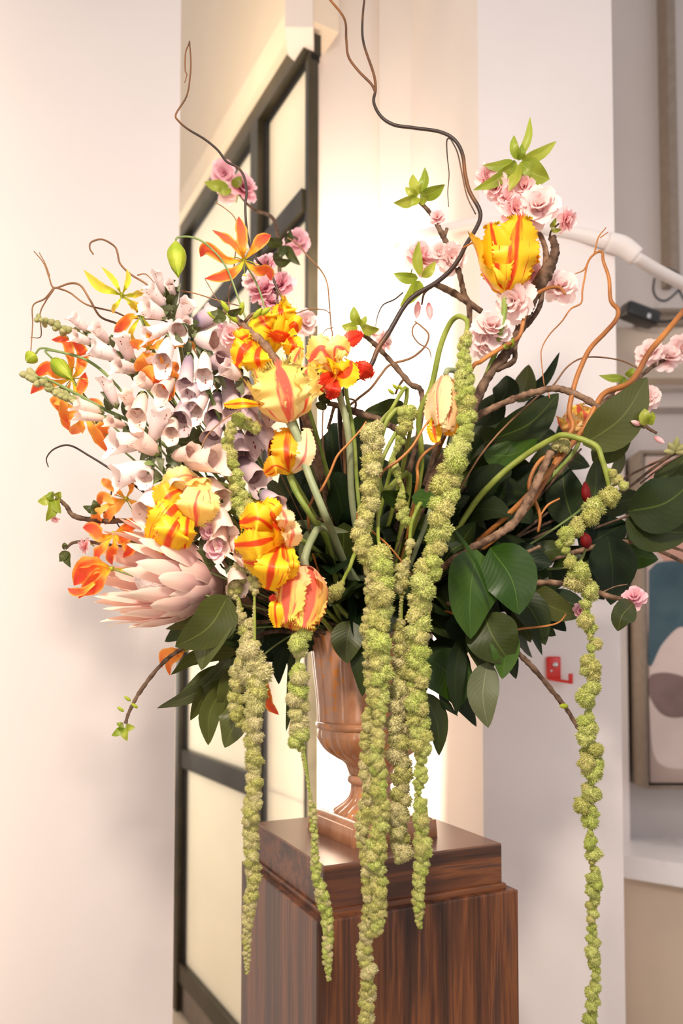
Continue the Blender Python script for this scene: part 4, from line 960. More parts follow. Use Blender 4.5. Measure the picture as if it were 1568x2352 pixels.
branch('willow_stem', 'dark willow stem arching low over the left wall with a drooping tip', 'willow',
 [(111, 1073), (107, 1052), (125, 1031), (160, 1023), (205, 1047), (253, 1077), (330, 1130), (500, 1250, 1.45), (720, 1400, 1.6)], 1.36, [1.2, 2, 2.6, 3, 3], 'willow_dark', [
 ([(262, 1108), (255, 1135), (256, 1170), (275, 1212), (300, 1230), (338, 1246)], [1.4, 1.8, 1.5])], to_mouth=11, n=60, group=WG)
branch('willow_stem', 'double-hooked willow stem standing at the right in front of the pillar edge', 'willow',
 [(1250, 890), (1243, 830), (1244, 800), (1262, 768), (1290, 738), (1310, 710), (1334, 696), (1337, 668), (1342, 640), (1350, 602), (1366, 582), (1382, 579), (1385, 600), (1398, 640), (1402, 690), (1419, 712), (1414, 735), (1388, 765), (1355, 800), (1334, 842), (1320, 880), (1310, 922), (1307, 950), (1315, 978), (1300, 1010), (1200, 1180), (1000, 1350, 1.6)], 1.50, [1.2, 1.5, 2, 2.3, 3, 4.5, 5.5, 6, 6, 6, 6], 'willow_orange', [
 ([(1391, 523), (1374, 545), (1365, 580)], [1.2, 1.8, 2]), ([(1396, 533), (1378, 546)], [1, 1.4]), ([(1320, 629), (1340, 620), (1350, 602)], [1, 1.8, 2.2]), ([(1250, 888), (1258, 900), (1262, 915)], [1.3, 1.2])], to_mouth=13, n=150, group=WG)
branch('willow_stem', 'thick orange willow stem leaving the frame at the right edge', 'willow',
 [(1680, 600), (1620, 640), (1580, 700), (1530, 762), (1490, 810), (1465, 855), (1440, 883), (1390, 902), (1368, 932), (1350, 968), (1330, 998), (1200, 1150), (1000, 1330, 1.6)], 1.50, [6, 7, 7, 7, 6], 'willow_orange', [], to_mouth=15, n=80, group=WG)
branch('willow_stem', 'thin arched willow stem crossing behind the thick orange willow', 'willow',
 [(1465, 846), (1425, 828), (1370, 820), (1332, 824), (1300, 845), (1270, 885), (1240, 905), (1100, 1050), (960, 1300, 1.62)], 1.54, [1.5, 2, 2.2, 2.2], 'willow_thin', [], to_mouth=17, n=60, group=WG)
branch('willow_stem', 'willow stem looping like a question mark near the pale drooping tulip', 'willow',
 [(990, 822), (984, 802), (962, 789), (948, 770), (948, 752), (956, 742)], 1.5, [1.2, 1.8, 2, 1.8], 'willow_thin', [
 ([(952, 738), (968, 750), (984, 768), (978, 792), (959, 812), (937, 825), (895, 838), (873, 863), (851, 892), (819, 918), (796, 943), (790, 1010), (800, 1200, 1.6), (830, 1400, 1.65)], [1.8, 3, 3.2, 3.2])], n=40, group=WG)
branch('willow_stem', 'thin willow stem dropping from the lily cluster behind the orange tulip', 'willow',
 [(841, 968), (825, 991), (796, 1023), (774, 1048), (756, 1090), (737, 1125), (717, 1148), (708, 1200), (740, 1330, 1.5)], 1.40, [2, 3, 3.2, 2.6], 'willow_orange', [], to_mouth=19, n=60, group=WG)
branch('willow_stem', 'orange willow stem crossing the central amaranth stalks', 'willow',
 [(1012, 940), (978, 975), (946, 1026), (914, 1058), (882, 1080), (860, 1112), (838, 1150), (822, 1200), (860, 1320, 1.5)], 1.36, [2, 3.6, 4, 3.4], 'willow_orange', [([(820, 1190), (860, 1225), (900, 1262), (960, 1340)], [2, 2.4, 2])], to_mouth=21, n=60, group=WG)
branch('willow_stem', 'short orange willow curl behind the pale drooping tulip', 'willow',
 [(1012, 1015), (974, 1042), (958, 1070), (957, 1115), (930, 1250, 1.55)], 1.46, [3, 4, 3.5], 'willow_orange', [], to_mouth=23, n=40, group=WG)
branch('willow_stem', 'wispy willow stem in front of the white glowing wall, left of centre', 'willow',
 [(660, 546), (684, 562), (708, 590), (736, 620), (751, 650), (756, 696), (760, 750), (762, 792), (740, 1000), (780, 1250, 1.6)], 1.6, [1.5, 2, 2, 2], 'willow_thin', [
 ([(680, 720), (710, 710), (745, 712), (757, 720)], [1.2, 1.6, 1.5]), ([(735, 788), (745, 760), (765, 752)], [1, 1.5])], to_mouth=25, n=60, group=WG)
branch('willow_stem', 'hair-thin willow wisp above the orange flame lily', 'willow',
 [(493, 464), (517, 479), (540, 502), (545, 535), (540, 585), (534, 640), (526, 700), (560, 900), (720, 1250, 1.6)], 1.44, [1, 1.3, 1.3, 1.5], 'willow_thin', [
 ([(470, 640), (500, 690), (520, 710)], [1, 1]), ([(375, 664), (440, 672), (500, 690), (560, 705)], [1.2, 1.5, 1.2])], to_mouth=27, n=60, group=WG)
branch('willow_stem', 'fine dark wisp curving beside the mauve foxgloves', 'willow',
 [(592, 900), (560, 935), (520, 960), (480, 995), (462, 1030), (458, 1060), (470, 1080), (505, 1088), (520, 1100), (640, 1250, 1.5)], 1.33, [1, 1.6, 2, 1.8], 'willow_thin', [], to_mouth=29, n=60, group=WG)
branch('willow_stem', 'orange willow curl rising around the knotty tan branch', 'willow',
 [(1330, 1000), (1290, 1045), (1250, 1050), (1225, 1080), (1215, 1120), (1232, 1160), (1240, 1190), (1235, 1222)], 1.5, [3, 4.5, 5, 4.5, 3], 'willow_orange', [([(1240, 1185), (1258, 1160), (1285, 1145)], [2, 3, 2])], n=50, group=WG)
branch('willow_stem', 'short horizontal orange willow stub below the leaves at the lower right', 'willow',
 [(1300, 1410), (1285, 1428), (1258, 1437), (1205, 1443), (1156, 1447), (1080, 1420), (960, 1400, 1.6)], 1.48, [1.5, 2.4, 3, 3], 'willow_orange', [], to_mouth=31, n=40, group=WG)
branch('willow_stem', 'willow tendril bending out over the yellow cupped tulip', 'willow',
 [(1222, 517), (1190, 530), (1140, 549), (1090, 556), (1062, 570)], 1.42, [1.2, 2, 2.2, 2], 'willow_orange', [], n=24, group=WG)
branch('willow_stem', 'smooth orange willow stem wound against the rough cherry branch', 'willow',
 [(1298, 676), (1282, 660), (1250, 665), (1215, 690), (1202, 738), (1190, 775), (1150, 800), (1105, 830), (1075, 862), (1000, 1050, 1.6)], 1.44, [3, 4.5, 5, 5, 4], 'willow_orange', [], to_mouth=33, n=70, group=WG)
branch('willow_stem', 'pair of tan dried stems jutting out over the painting', 'willow',
 [(1590, 1302, 1.7), (1520, 1268, 1.66), (1455, 1245, 1.62), (1350, 1260, 1.62), (1100, 1340, 1.64)], 1.62, [4, 5, 6, 4], 'bark_tan', [([(1458, 1236), (1520, 1250), (1600, 1275)], [4.5, 4, 3])], to_mouth=35, n=40, group=WG)
branch('willow_stem', 'thin grey twigs reaching right above the teal shape of the painting', 'willow',
 [(1600, 1010, 1.7), (1520, 1055, 1.68), (1440, 1095, 1.66), (1300, 1180, 1.64), (1000, 1330, 1.64)], 1.66, [2.5, 3, 3], 'bark', [([(1600, 1025), (1530, 1065), (1470, 1110)], [1.5, 2, 2])], to_mouth=36, n=36, group=WG)

# ================================================================== CHERRY BRANCHES
CG = 'pink flowering cherry branches'
def young(root, cx, cy, tips, z, mat='leaf_young', w=24):
    for t in tips:
        leaf(root, cx+(t[0]-cx)*.08, cy+(t[1]-cy)*.08, t[0], t[1], t[2] if len(t) > 2 else w, mat, z, 0.08*(1 if t[0] > cx else -1), 0.3*(1 if (t[0]+t[1]) % 2 else -1), -0.012, 0.25, 0.04, pr_lance, None, 9)
b1 = branch('cherry_branch', 'tall rough cherry branch with the biggest pink blossom cluster and a green leaf crown', 'cherry branch',
 [(1268, 545), (1274, 580), (1256, 622), (1234, 660), (1214, 705), (1196, 750), (1162, 812), (1130, 852), (1102, 900), (1060, 1010), (960, 1250, 1.6)], 1.47, [8, 10, 17, 13, 11, 11, 10, 10, 9, 8], 'bark', [
 ([(1224, 518), (1244, 548), (1254, 585), (1250, 625)], [5, 6, 8], 1.47, 'bark_tan'), ([(1190, 395), (1205, 450), (1222, 518)], [4, 5]), ([(1248, 640), (1240, 700), (1215, 740), (1196, 755)], [5, 6, 6]),
 ([(1182, 775), (1182, 800), (1178, 830), (1140, 850)], [5, 6, 6]), ([(1262, 545), (1266, 530), (1285, 512)], [2.5, 2])], to_mouth=6, knob=0.28, n=110, group=CG)
young(b1, 1190, 372, [(1217, 268, 20), (1278, 324, 27), (1262, 412, 48), (1086, 437, 28), (1108, 380, 24), (1168, 440, 30), (1180, 310, 22), (1232, 395, 34), (1150, 395, 26), (1198, 330, 20)], 1.45)
for i, (x, y, r_, tn) in enumerate([(1203, 425, 33, 'cherry'), (1236, 468, 44, 'cherry_pale'), (1186, 480, 34, 'cherry'), (1138, 428, 30, 'cherry'), (1122, 402, 26, 'cherry'), (1165, 452, 26, 'cherry'), (1212, 496, 32, 'cherry_pale'),
  (1306, 507, 25, 'cherry'), (1218, 620, 36, 'cherry'), (1288, 655, 36, 'cherry_pale'), (1176, 690, 44, 'cherry_pale'), (1132, 745, 44, 'cherry_pale'), (1112, 785, 34, 'cherry_pale'), (1150, 770, 28, 'cherry_pale')]):
    zz = 1.45-(0.02 if r_ > 40 else 0)
    if i in (8, 9): zz = 1.50
    blossom(b1, x, y, r_, zz, tn, seed=i, face=(0.9, -0.7, -0.5) if i == 7 else None)
young(b1, 1170, 800, [(1178, 775, 14), (1155, 790, 12)], 1.45, 'leaf_young', 12)
young(b1, 1262, 525, [(1276, 500, 12), (1290, 528, 12)], 1.46, 'leaf_young', 12)
b2 = branch('cherry_branch', 'knobbly cherry branch at top centre with a leafy tip and two hanging pink buds', 'cherry branch',
 [(962, 462), (988, 490), (1010, 528), (1026, 562), (1052, 620), (1064, 670), (1078, 722), (1060, 850), (980, 1100, 1.58)], 1.52, [4, 5.5, 6, 6, 6], 'bark', [
 ([(998, 652), (1050, 678), (1106, 716)], [7, 8, 6]), ([(1020, 562), (1022, 540), (1026, 525)], [3, 4]), ([(1000, 652), (975, 672), (968, 700)], [4, 3, 2])], to_mouth=10, knob=0.28, n=70, group=CG)
young(b2, 962, 452, [(948, 400, 30), (975, 384, 26), (1022, 424, 32), (903, 466, 26), (940, 472, 20), (985, 455, 28), (930, 430, 20)], 1.50)
young(b2, 965, 640, [(903, 628, 26), (918, 705, 30), (962, 552, 26), (1000, 600, 22), (945, 690, 26)], 1.49)
for i, (x, y, r_, tn) in enumerate([(968, 585, 36, 'cherry'), (1038, 592, 34, 'cherry_pale'), (1003, 497, 16, 'cherry'), (1010, 580, 24, 'cherry_pale')]): blossom(b2, x, y, r_, 1.51, tn, seed=20+i)
for x, y in ((956, 713), (980, 716)):
    inst('bud', PINKBUD, b2, orient(P(x+4, y-20, 1.5), (-0.1 if x < 970 else 0.1, 0, -1), (1, 0, 0), (PX(24, 1.5), PX(24, 1.5), PX(40, 1.5))))
b3 = branch('cherry_branch', 'cherry branch in the top left with two blurred pink blossoms before the black frame', 'cherry branch',
 [(535, 430, 2.0), (580, 480, 1.98), (625, 500, 1.95), (640, 560, 1.9), (650, 700, 1.85), (720, 1050, 1.75)], 1.95, [2.5, 3.5, 4, 4.5], 'bark', [([(655, 560, 1.9), (672, 545, 1.9), (684, 550, 1.9)], [3, 2.5], 1.9)], to_mouth=14, knob=0.2, n=50, group=CG)
for i, (x, y, r_, tn) in enumerate([(512, 398, 29, 'cherry_mauve'), (562, 424, 33, 'cherry_mauve'), (522, 442, 22, 'cherry_pale'), (683, 553, 28, 'cherry_mauve')]): blossom(b3, x, y, r_, 1.95, tn, seed=30+i)
young(b3, 530, 428, [(468, 418, 26), (500, 440, 26), (555, 405, 22)], 1.94); young(b3, 655, 560, [(600, 545, 26), (690, 610, 22), (640, 590, 22), (668, 528, 20)], 1.86, 'leaf_olive')
b4 = branch('cherry_branch', 'cherry branch with mauve-pink blossoms left of the glowing wall, behind the flame lily', 'cherry branch',
 [(610, 590, 1.62), (632, 660, 1.62), (640, 720, 1.62), (670, 850, 1.62), (730, 1100, 1.64)], 1.62, [4, 4.5, 5], 'bark', [], to_mouth=16, knob=0.25, n=40, group=CG)
for i, (x, y, r_, tn) in enumerate([(605, 605, 28, 'cherry_mauve'), (642, 648, 30, 'cherry_mauve'), (600, 660, 34, 'cherry_mauve'), (622, 690, 22, 'cherry_mauve'), (575, 640, 22, 'cherry_pale'), (703, 738, 28, 'cherry_pale')]): blossom(b4, x, y, r_, 1.62, tn, seed=40+i)
young(b4, 625, 600, [(670, 598, 22), (650, 575, 20)], 1.6, 'leaf_olive')
b5 = branch('cherry_branch', 'lichened cherry branch before the yellow tulips, one small pink pompon at its tip', 'cherry branch',
 [(515, 712), (545, 735), (580, 768), (610, 795), (640, 838), (665, 866), (720, 1020, 1.45), (780, 1250, 1.6)], 1.33, [6, 9, 9, 9, 8], 'bark_tan', [([(560, 742), (575, 725), (590, 720)], [4, 4])], to_mouth=18, knob=0.3, n=60, group=CG)
blossom(b5, 530, 768, 24, 1.31, 'cherry', seed=50); blossom(b5, 507, 752, 10, 1.32, 'cherry_mauve', seed=51)
for x, y, a in ((498, 722, -1), (520, 706, -.4), (545, 712, .2), (575, 720, .6), (590, 712, 1), (540, 728, -.8)):
    inst('bud', LIMEBUD, b5, orient(P(x+6, y+12, 1.31), (a, -.4, .5), (1, 0, 0), (PX(20, 1.3), PX(20, 1.3), PX(32, 1.3))))
young(b5, 520, 722, [(482, 716, 22), (488, 738, 20), (556, 708, 18)], 1.30, 'leaf_olive')
b6 = branch('cherry_branch', 'dark knotted cherry twig slanting across the glowing wall', 'cherry branch',
 [(835, 768), (870, 800), (908, 842), (942, 882), (968, 903), (960, 1000), (900, 1250, 1.6)], 1.5, [5, 5.5, 6, 6], 'bark', [([(928, 868), (915, 888), (908, 905)], [3, 2.5])], to_mouth=24, knob=0.35, n=60, group=CG)
young(b6, 825, 752, [(812, 703, 24), (784, 748, 24), (872, 756, 26), (840, 725, 18)], 1.49); blossom(b6, 885, 782, 26, 1.75, 'cherry_pale', seed=60, face=(1, -.5, .3)); blossom(b6, 858, 765, 12, 1.5, 'cherry_pale', seed=61)
for x, y in ((915, 895), (928, 898), (905, 906)): inst('bud', LIMEBUD, b6, orient(P(x, y, 1.49), (-.6, -.3, .4), (1, 0, 0), (PX(12, 1.5),)*2+(PX(20, 1.5),)))
b7 = branch('cherry_branch', 'brown knotted twig lying level behind the largest tulip, green leaf at its end', 'cherry branch',
 [(752, 925), (775, 932), (800, 940), (842, 955), (882, 970), (930, 1030), (900, 1250, 1.6)], 1.46, [6, 7, 6, 6], 'bark', [([(768, 928), (760, 960), (752, 985)], [4, 3]), ([(800, 915), (816, 922), (815, 945)], [2, 3])], to_mouth=26, knob=0.35, n=50, group=CG)
young(b7, 752, 930, [(738, 895, 24), (724, 928, 24), (750, 905, 18)], 1.44, 'leaf_olive')
b8 = branch('cherry_branch', 'long arched cherry branch on the right with pink flower buds at its end', 'cherry branch',
 [(1482, 978), (1430, 965), (1382, 942), (1340, 914), (1282, 893), (1230, 900), (1180, 916), (1122, 942), (1082, 970), (1000, 1080), (920, 1300, 1.6)], 1.5, [6, 7, 7, 7, 8, 7], 'bark_tan', [([(1405, 955), (1440, 912), (1470, 900)], [4, 4, 3]), ([(1482, 978), (1490, 985), (1508, 995)], [4, 3])], to_mouth=28, knob=0.3, n=90, group=CG)
blossom(b8, 1428, 912, 24, 1.54, 'cherry', seed=70, face=(-1, -.3, .2)); blossom(b8, 1484, 912, 28, 1.56, 'cherry_pale', seed=71)
for x, y, dx, dy in ((1462, 972, -1, .3), (1495, 1000, .7, -.6)): inst('bud', PINKBUD, b8, orient(P(x+8, y+4, 1.48), (dx, -.3, dy), (1, 0, 0), (PX(18, 1.5),)*2+(PX(26, 1.5),)))
young(b8, 1488, 978, [(1480, 938, 30), (1498, 945, 22)], 1.48, 'leaf_young')
b9 = branch('cherry_branch', 'cherry branch at the right edge with pale blurred blossoms over the ledge', 'cherry branch',
 [(1545, 810, 1.78), (1500, 840, 1.76), (1450, 880, 1.72), (1380, 930, 1.7), (1150, 1150, 1.68)], 1.74, [4, 5, 6], 'bark', [([(1480, 850, 1.76), (1505, 842, 1.76), (1528, 828, 1.76)], [2, 1.5], 1.76)], to_mouth=30, knob=0.3, n=50, group=CG)
for i, (x, y, r_, tn) in enumerate([(1490, 806, 30, 'cherry_pale'), (1535, 815, 30, 'cherry_pale'), (1568, 800, 32, 'cherry_pale')]): blossom(b9, x, y, r_, 1.76, tn, seed=80+i)
young(b9, 1440, 868, [(1374, 862, 20), (1455, 845, 26), (1420, 885, 22)], 1.68)
b10 = branch('cherry_branch', 'cherry branch pointing left out of the bouquet with tufts of opening leaves', 'cherry branch',
 [(130, 1142), (152, 1162), (172, 1186), (240, 1197), (300, 1198), (420, 1230), (640, 1360, 1.5)], 1.36, [4, 5.5, 5.5, 6], 'bark', [([(262, 1195), (245, 1180), (228, 1172)], [4, 3.5, 3])], to_mouth=32, knob=0.3, n=60, group=CG)
young(b10, 125, 1142, [(86, 1152, 24), (105, 1198, 26), (140, 1180, 26), (110, 1132, 22), (140, 1130, 18)], 1.35); young(b10, 228, 1172, [(190, 1162, 20), (198, 1172, 16), (215, 1148, 18)], 1.35, 'leaf_olive')
blossom(b10, 125, 1194, 11, 1.35, 'cherry', seed=90, face=(0, -.4, -1))
b11 = branch('cherry_branch', 'short cherry twig at the left with one pink blossom and dark curled leaves', 'cherry branch',
 [(150, 1260), (175, 1245), (240, 1250), (420, 1290), (640, 1390, 1.5)], 1.40, [3, 4, 4], 'bark', [], to_mouth=34, knob=0.2, n=30, group=CG)
blossom(b11, 190, 1253, 17, 1.38, 'cherry', seed=92, face=(-1, -.6, 0)); young(b11, 152, 1262, [(136, 1290, 22), (162, 1304, 20), (148, 1246, 14)], 1.38, 'leaf_olive')
b12 = branch('cherry_branch', 'bare cherry twig drooping to the lower left, a leafy bud at its tip', 'cherry branch',
 [(288, 1662), (298, 1632), (322, 1588), (365, 1532), (412, 1494), (520, 1440), (700, 1430, 1.55)], 1.38, [3.5, 4, 4.5, 5], 'bark', [([(300, 1626), (308, 1610)], [3, 2])], to_mouth=37, knob=0.35, n=60, group=CG)
young(b12, 286, 1668, [(256, 1690, 18), (292, 1702, 20), (310, 1670, 16), (268, 1660, 14)], 1.37); 
for x, y in ((280, 1630), (296, 1606), (312, 1622)): inst('bud', LIMEBUD, b12, orient(P(x+4, y+4, 1.37), (-.6, -.3, .5), (1, 0, 0), (PX(12, 1.4),)*2+(PX(18, 1.4),)))
b13 = branch('cherry_branch', 'bare cherry twig drooping to the lower right and touching the long hanging tassel', 'cherry branch',
 [(1338, 1688), (1322, 1664), (1300, 1628), (1262, 1580), (1220, 1530), (1182, 1492), (1140, 1440), (1000, 1400, 1.6)], 1.46, [4, 4.5, 5.5, 6, 6], 'bark', [], to_mouth=38, knob=0.35, n=60, group=CG)
inst('bud', LIMEBUD, b13, orient(P(1304, 1622, 1.45), (-1, -.2, .05), (0, 0, 1), (PX(18, 1.45),)*2+(PX(22, 1.45),)))
b14 = branch('cherry_branch', 'nearly level cherry branch at the lower right ending in pink blossom and a limp leaf', 'cherry branch',
 [(1440, 1378), (1400, 1370), (1360, 1356), (1300, 1340), (1205, 1342), (1080, 1380), (960, 1400, 1.6)], 1.50, [5, 6, 5.5, 5.5], 'bark_tan', [([(1380, 1362), (1410, 1348), (1440, 1342)], [1.5, 1.2])], to_mouth=40, knob=0.3, n=60, group=CG)
blossom(b14, 1456, 1370, 25, 1.49, 'cherry_mauve', seed=95); blossom(b14, 1334, 1402, 16, 1.45, 'cherry_mauve', seed=96)
leaf(b14, 1455, 1385, 1418, 1450, 48, 'leaf_olive', 1.48, 0.12, 0.2)
b15 = branch('cherry_branch', 'tan knotty branch rising from the middle to a cut end among the right hand leaves', 'cherry branch',
 [(1265, 1038), (1240, 1092), (1212, 1150), (1182, 1198), (1132, 1234), (1080, 1260), (1020, 1302), (940, 1380, 1.6)], 1.46, [8, 10, 9, 8, 8], 'bark_tan', [([(1160, 1290), (1205, 1270), (1240, 1255)], [4, 4])], to_mouth=42, knob=0.25, n=70, group=CG)
b16 = branch('cherry_branch', 'short dark twig at the right edge holding one dried olive bud', 'cherry branch',
 [(1590, 1030, 1.62), (1545, 1045, 1.62), (1500, 1075, 1.63), (1380, 1160, 1.64), (1050, 1330, 1.65)], 1.62, [3, 3, 4], 'bark', [], to_mouth=44, knob=0.2, n=40, group=CG)
for k, a in enumerate((-.5, 0, .5, .9, -.9)): inst('bud', BUD, b16, orient(P(1548, 1038, 1.6), (a, -.5, .8-abs(a)), (1, 0, 0), (PX(24, 1.6),)*2+(PX(36, 1.6),)))

# ================================================================== AMARANTH TASSELS
strand('longest left tassel with a finely pointed tip, before the black frame', [(640, 1290, 1.44), (600, 1275, 1.40)], [(582, 1300, 15), (580, 1345, 14), (584, 1370, 3), (585, 1470, 3), (582, 1490, 27), (585, 1560, 30), (585, 1640, 26), (582, 1700, 22), (580, 1800, 20), (578, 1900, 18), (576, 2000, 17), (574, 2060, 15), (572, 2130, 12), (567, 2180, 9), (564, 2236, 5)], 1.30, ('amaranth_tan', 'amaranth'), 4, seed=1)
strand('short stubby tassel left of and behind the longest left tassel', [(600, 1270, 1.44), (570, 1262, 1.40)], [(553, 1292, 15), (545, 1345, 16), (538, 1362, 14), (550, 1380, 3), (556, 1420, 16), (566, 1445, 22), (560, 1480, 18), (550, 1530, 20), (545, 1590, 19), (550, 1650, 16), (558, 1672, 9)], 1.34, ('amaranth', 'amaranth_tan'), 4, seed=2)
strand('small knob tassel beside the flame lily petal left of the urn', [(735, 1420, 1.45), (712, 1440, 1.42)], [(690, 1462, 24), (684, 1490, 25), (686, 1512, 4), (686, 1525, 4), (688, 1545, 22), (680, 1600, 26), (686, 1640, 25), (684, 1705, 25), (696, 1722, 5), (706, 1780, 3), (712, 1840, 5), (714, 1865, 10), (718, 1900, 8), (724, 1940, 10), (728, 2000, 12), (738, 2060, 15), (748, 2110, 13), (752, 2160, 12), (756, 2210, 10), (757, 2250, 5)], 1.29, ('amaranth_bright', 'amaranth_tan'), 4, seed=3)
strand('longest tassel, hanging past the frame bottom beside the thick central tassel', [(930, 935, 1.46), (893, 948, 1.42)], [(862, 985, 24), (858, 1040, 24), (845, 1090, 22), (850, 1150, 20), (835, 1200, 22), (832, 1250, 24), (848, 1275, 26), (848, 1320, 16), (848, 1400, 16), (850, 1480, 16), (852, 1560, 16), (850, 1640, 15), (848, 1700, 17), (840, 1760, 17), (845, 1800, 19), (838, 1870, 18), (836, 1920, 15), (846, 1980, 16), (845, 2040, 17), (848, 2100, 16), (840, 2170, 16), (843, 2230, 17), (840, 2300, 17), (842, 2370, 16)], 1.31, ('amaranth', 'amaranth_tan'), 4, seed=4)
strand('thick yellow-green central tassel ending in a blunt tip before the pedestal', [(940, 1000, 1.42), (880, 1050, 1.38), (868, 1200, 1.34)], [(872, 1270, 26), (872, 1330, 26), (870, 1400, 26), (870, 1470, 27), (872, 1540, 26), (868, 1600, 20), (870, 1650, 14), (868, 1690, 15), (872, 1720, 18), (868, 1800, 18), (872, 1880, 19), (868, 1960, 20), (868, 2040, 18), (867, 2110, 16), (868, 2150, 12)], 1.28, ('amaranth', 'amaranth_bright'), 4, seed=5)
strand('tassel of large tan-green balls right of the thick central tassel, ending above the cap edge', [(960, 1180, 1.42), (945, 1200, 1.38)], [(940, 1250, 15), (936, 1280, 3), (920, 1310, 18), (917, 1350, 18), (922, 1372, 4), (922, 1420, 4), (922, 1445, 22), (925, 1500, 23), (918, 1560, 26), (920, 1630, 26), (918, 1700, 27), (920, 1780, 25), (916, 1850, 22), (918, 1900, 21), (922, 1950, 22), (922, 1972, 14)], 1.32, ('amaranth_tan', 'amaranth'), 4, seed=6)
strand('bright lime tassel looping over from the tall bent stalk and tapering to a point', [(960, 1120, 1.5), (962, 960, 1.44), (990, 890, 1.42), (1010, 800, 1.40), (1032, 745, 1.38), (1052, 727, 1.36), (1072, 738, 1.34)], [(1070, 770, 14), (1060, 800, 15), (1070, 880, 20), (1075, 940, 22), (1068, 990, 18), (1052, 1030, 26), (1035, 1080, 30), (1025, 1140, 30), (1012, 1200, 30), (995, 1260, 28), (980, 1330, 28), (962, 1400, 28), (955, 1460, 26), (960, 1540, 25), (960, 1620, 24), (962, 1690, 25), (965, 1740, 16), (966, 1790, 14), (962, 1830, 8), (968, 1850, 17), (966, 1920, 18), (966, 2000, 16), (964, 2060, 14), (962, 2105, 10), (962, 2132, 5)], 1.30, ('amaranth_bright', 'amaranth'), 5.5, seed=7)
strand('airy far right tassel with gaps showing its stem, hanging before the pillar', [(1060, 1200, 1.56), (1130, 1110, 1.52), (1200, 1050, 1.50), (1265, 1010, 1.47), (1300, 1000, 1.45), (1365, 1022, 1.43), (1382, 1055, 1.42), (1395, 1100, 1.42), (1398, 1130, 1.42)], [(1385, 1145, 26), (1372, 1168, 30), (1340, 1192, 22), (1318, 1220, 20), (1300, 1245, 20), (1306, 1275, 5), (1318, 1300, 26), (1335, 1330, 34), (1345, 1380, 26), (1350, 1400, 4), (1352, 1435, 26), (1354, 1455, 3), (1368, 1480, 20), (1356, 1500, 3), (1350, 1528, 28), (1362, 1550, 26), (1345, 1600, 26), (1354, 1630, 4), (1352, 1660, 20), (1348, 1695, 28), (1358, 1720, 26), (1352, 1770, 26), (1354, 1795, 5), (1356, 1815, 27), (1345, 1850, 22), (1362, 1880, 23), (1357, 1905, 4), (1356, 1925, 14), (1358, 1965, 21), (1360, 1990, 5), (1362, 2010, 20), (1360, 2050, 18), (1362, 2100, 16), (1362, 2130, 9), (1360, 2170, 18), (1362, 2210, 17), (1364, 2240, 9), (1360, 2280, 16), (1362, 2330, 17), (1362, 2370, 15)], 1.40, ('amaranth_bright', 'amaranth'), 5.5, seed=8, spacing=1.12)
strand('small upper left tassel draped over the mauve foxgloves', [(660, 1080, 1.44), (610, 1010, 1.42)], [(580, 985, 16), (548, 960, 22), (532, 990, 12), (522, 1020, 16), (530, 1060, 18), (540, 1100, 20), (548, 1135, 20), (562, 1165, 20), (575, 1190, 18)], 1.32, ('amaranth', 'amaranth_bright'), 5, seed=9)
strand('short amaranth knob on a curved stalk below the dark centre', [(830, 1280, 1.45), (800, 1310, 1.40)], [(785, 1340, 8), (776, 1358, 20), (765, 1372, 8), (745, 1380, 16)], 1.36, ('amaranth', 'amaranth'), 4, seed=10)
strand('drooping amaranth knob hooked beside the tight cluster of balls', [(940, 1110, 1.5), (880, 1130, 1.42), (868, 1060, 1.40), (880, 985, 1.38), (905, 945, 1.38)], [(928, 938, 10), (938, 950, 22), (935, 965, 20), (900, 1050, 3), (898, 1065, 12), (925, 1120, 4), (925, 1170, 16), (930, 1195, 14)], 1.38, ('amaranth_bright', 'amaranth'), 5.5, seed=11)
strand('amaranth tuft hidden under the bend of the far right stalk', [(1290, 1005, 1.48)], [(1295, 1015, 16), (1282, 1022, 18), (1305, 1030, 14)], 1.48, ('amaranth_tan', 'amaranth'), 4, seed=12)
strand('frayed amaranth tuft on the outer side of the far right stalk', [(1398, 1080, 1.42)], [(1405, 1085, 10), (1418, 1110, 18), (1432, 1118, 12)], 1.41, ('amaranth_bright', 'amaranth'), 4, seed=13)

# ================================================================== TULIPS
tulip('upright yellow tulip cup with red flames at the upper right', (1160, 678, 1.43), (1162, 530, 1.41), 58, 0.62, ['tulip_yellow'], [(1150, 760), (1100, 900, 1.5)], 3, fr=0.05, mk=1, wid=1.05)
t2 = tulip('largest tulip, pale yellow with pink stripes, open cup left of the glowing wall', (668, 972, 1.32), (634, 846, 1.30), 66, 0.40, ['tulip_pale'], [(685, 1010), (705, 1080), (745, 1180), (770, 1240, 1.42)], 8, fr=0.085, mk=3, wid=1.05, stemr=9, stemmat='stem_pale')
loose_petals(t2, [(600, 930, 560, 925, 515, 930, 22, 'tulip_yellow'), (650, 880, 672, 840, 690, 800, 34, 'tulip_pale', .02)], 1.31, 2)
t3 = tulip('drooping yellow tulip with splayed red petals beside the glowing wall', (772, 850, 1.42), (735, 850, 1.40), 42, 0.55, ['tulip_pale', 'tulip_yellow'], [(775, 890), (800, 1000), (815, 1200, 1.5)], 5, fr=0.08, mk=5, stemr=8, stemmat='stem_pale', npet=5)
loose_petals(t3, [(770, 855, 740, 800, 712, 830, 62, 'tulip_pale'), (770, 850, 772, 800, 800, 810, 50, 'tulip_pale'), (768, 850, 790, 860, 806, 830, 60, 'tulip_yellow'), (765, 860, 735, 880, 712, 905, 40, 'tulip_red'), (770, 860, 765, 890, 755, 915, 36, 'tulip_red'),
  (760, 855, 728, 865, 708, 860, 40, 'tulip_yellow')], 1.40, 3)
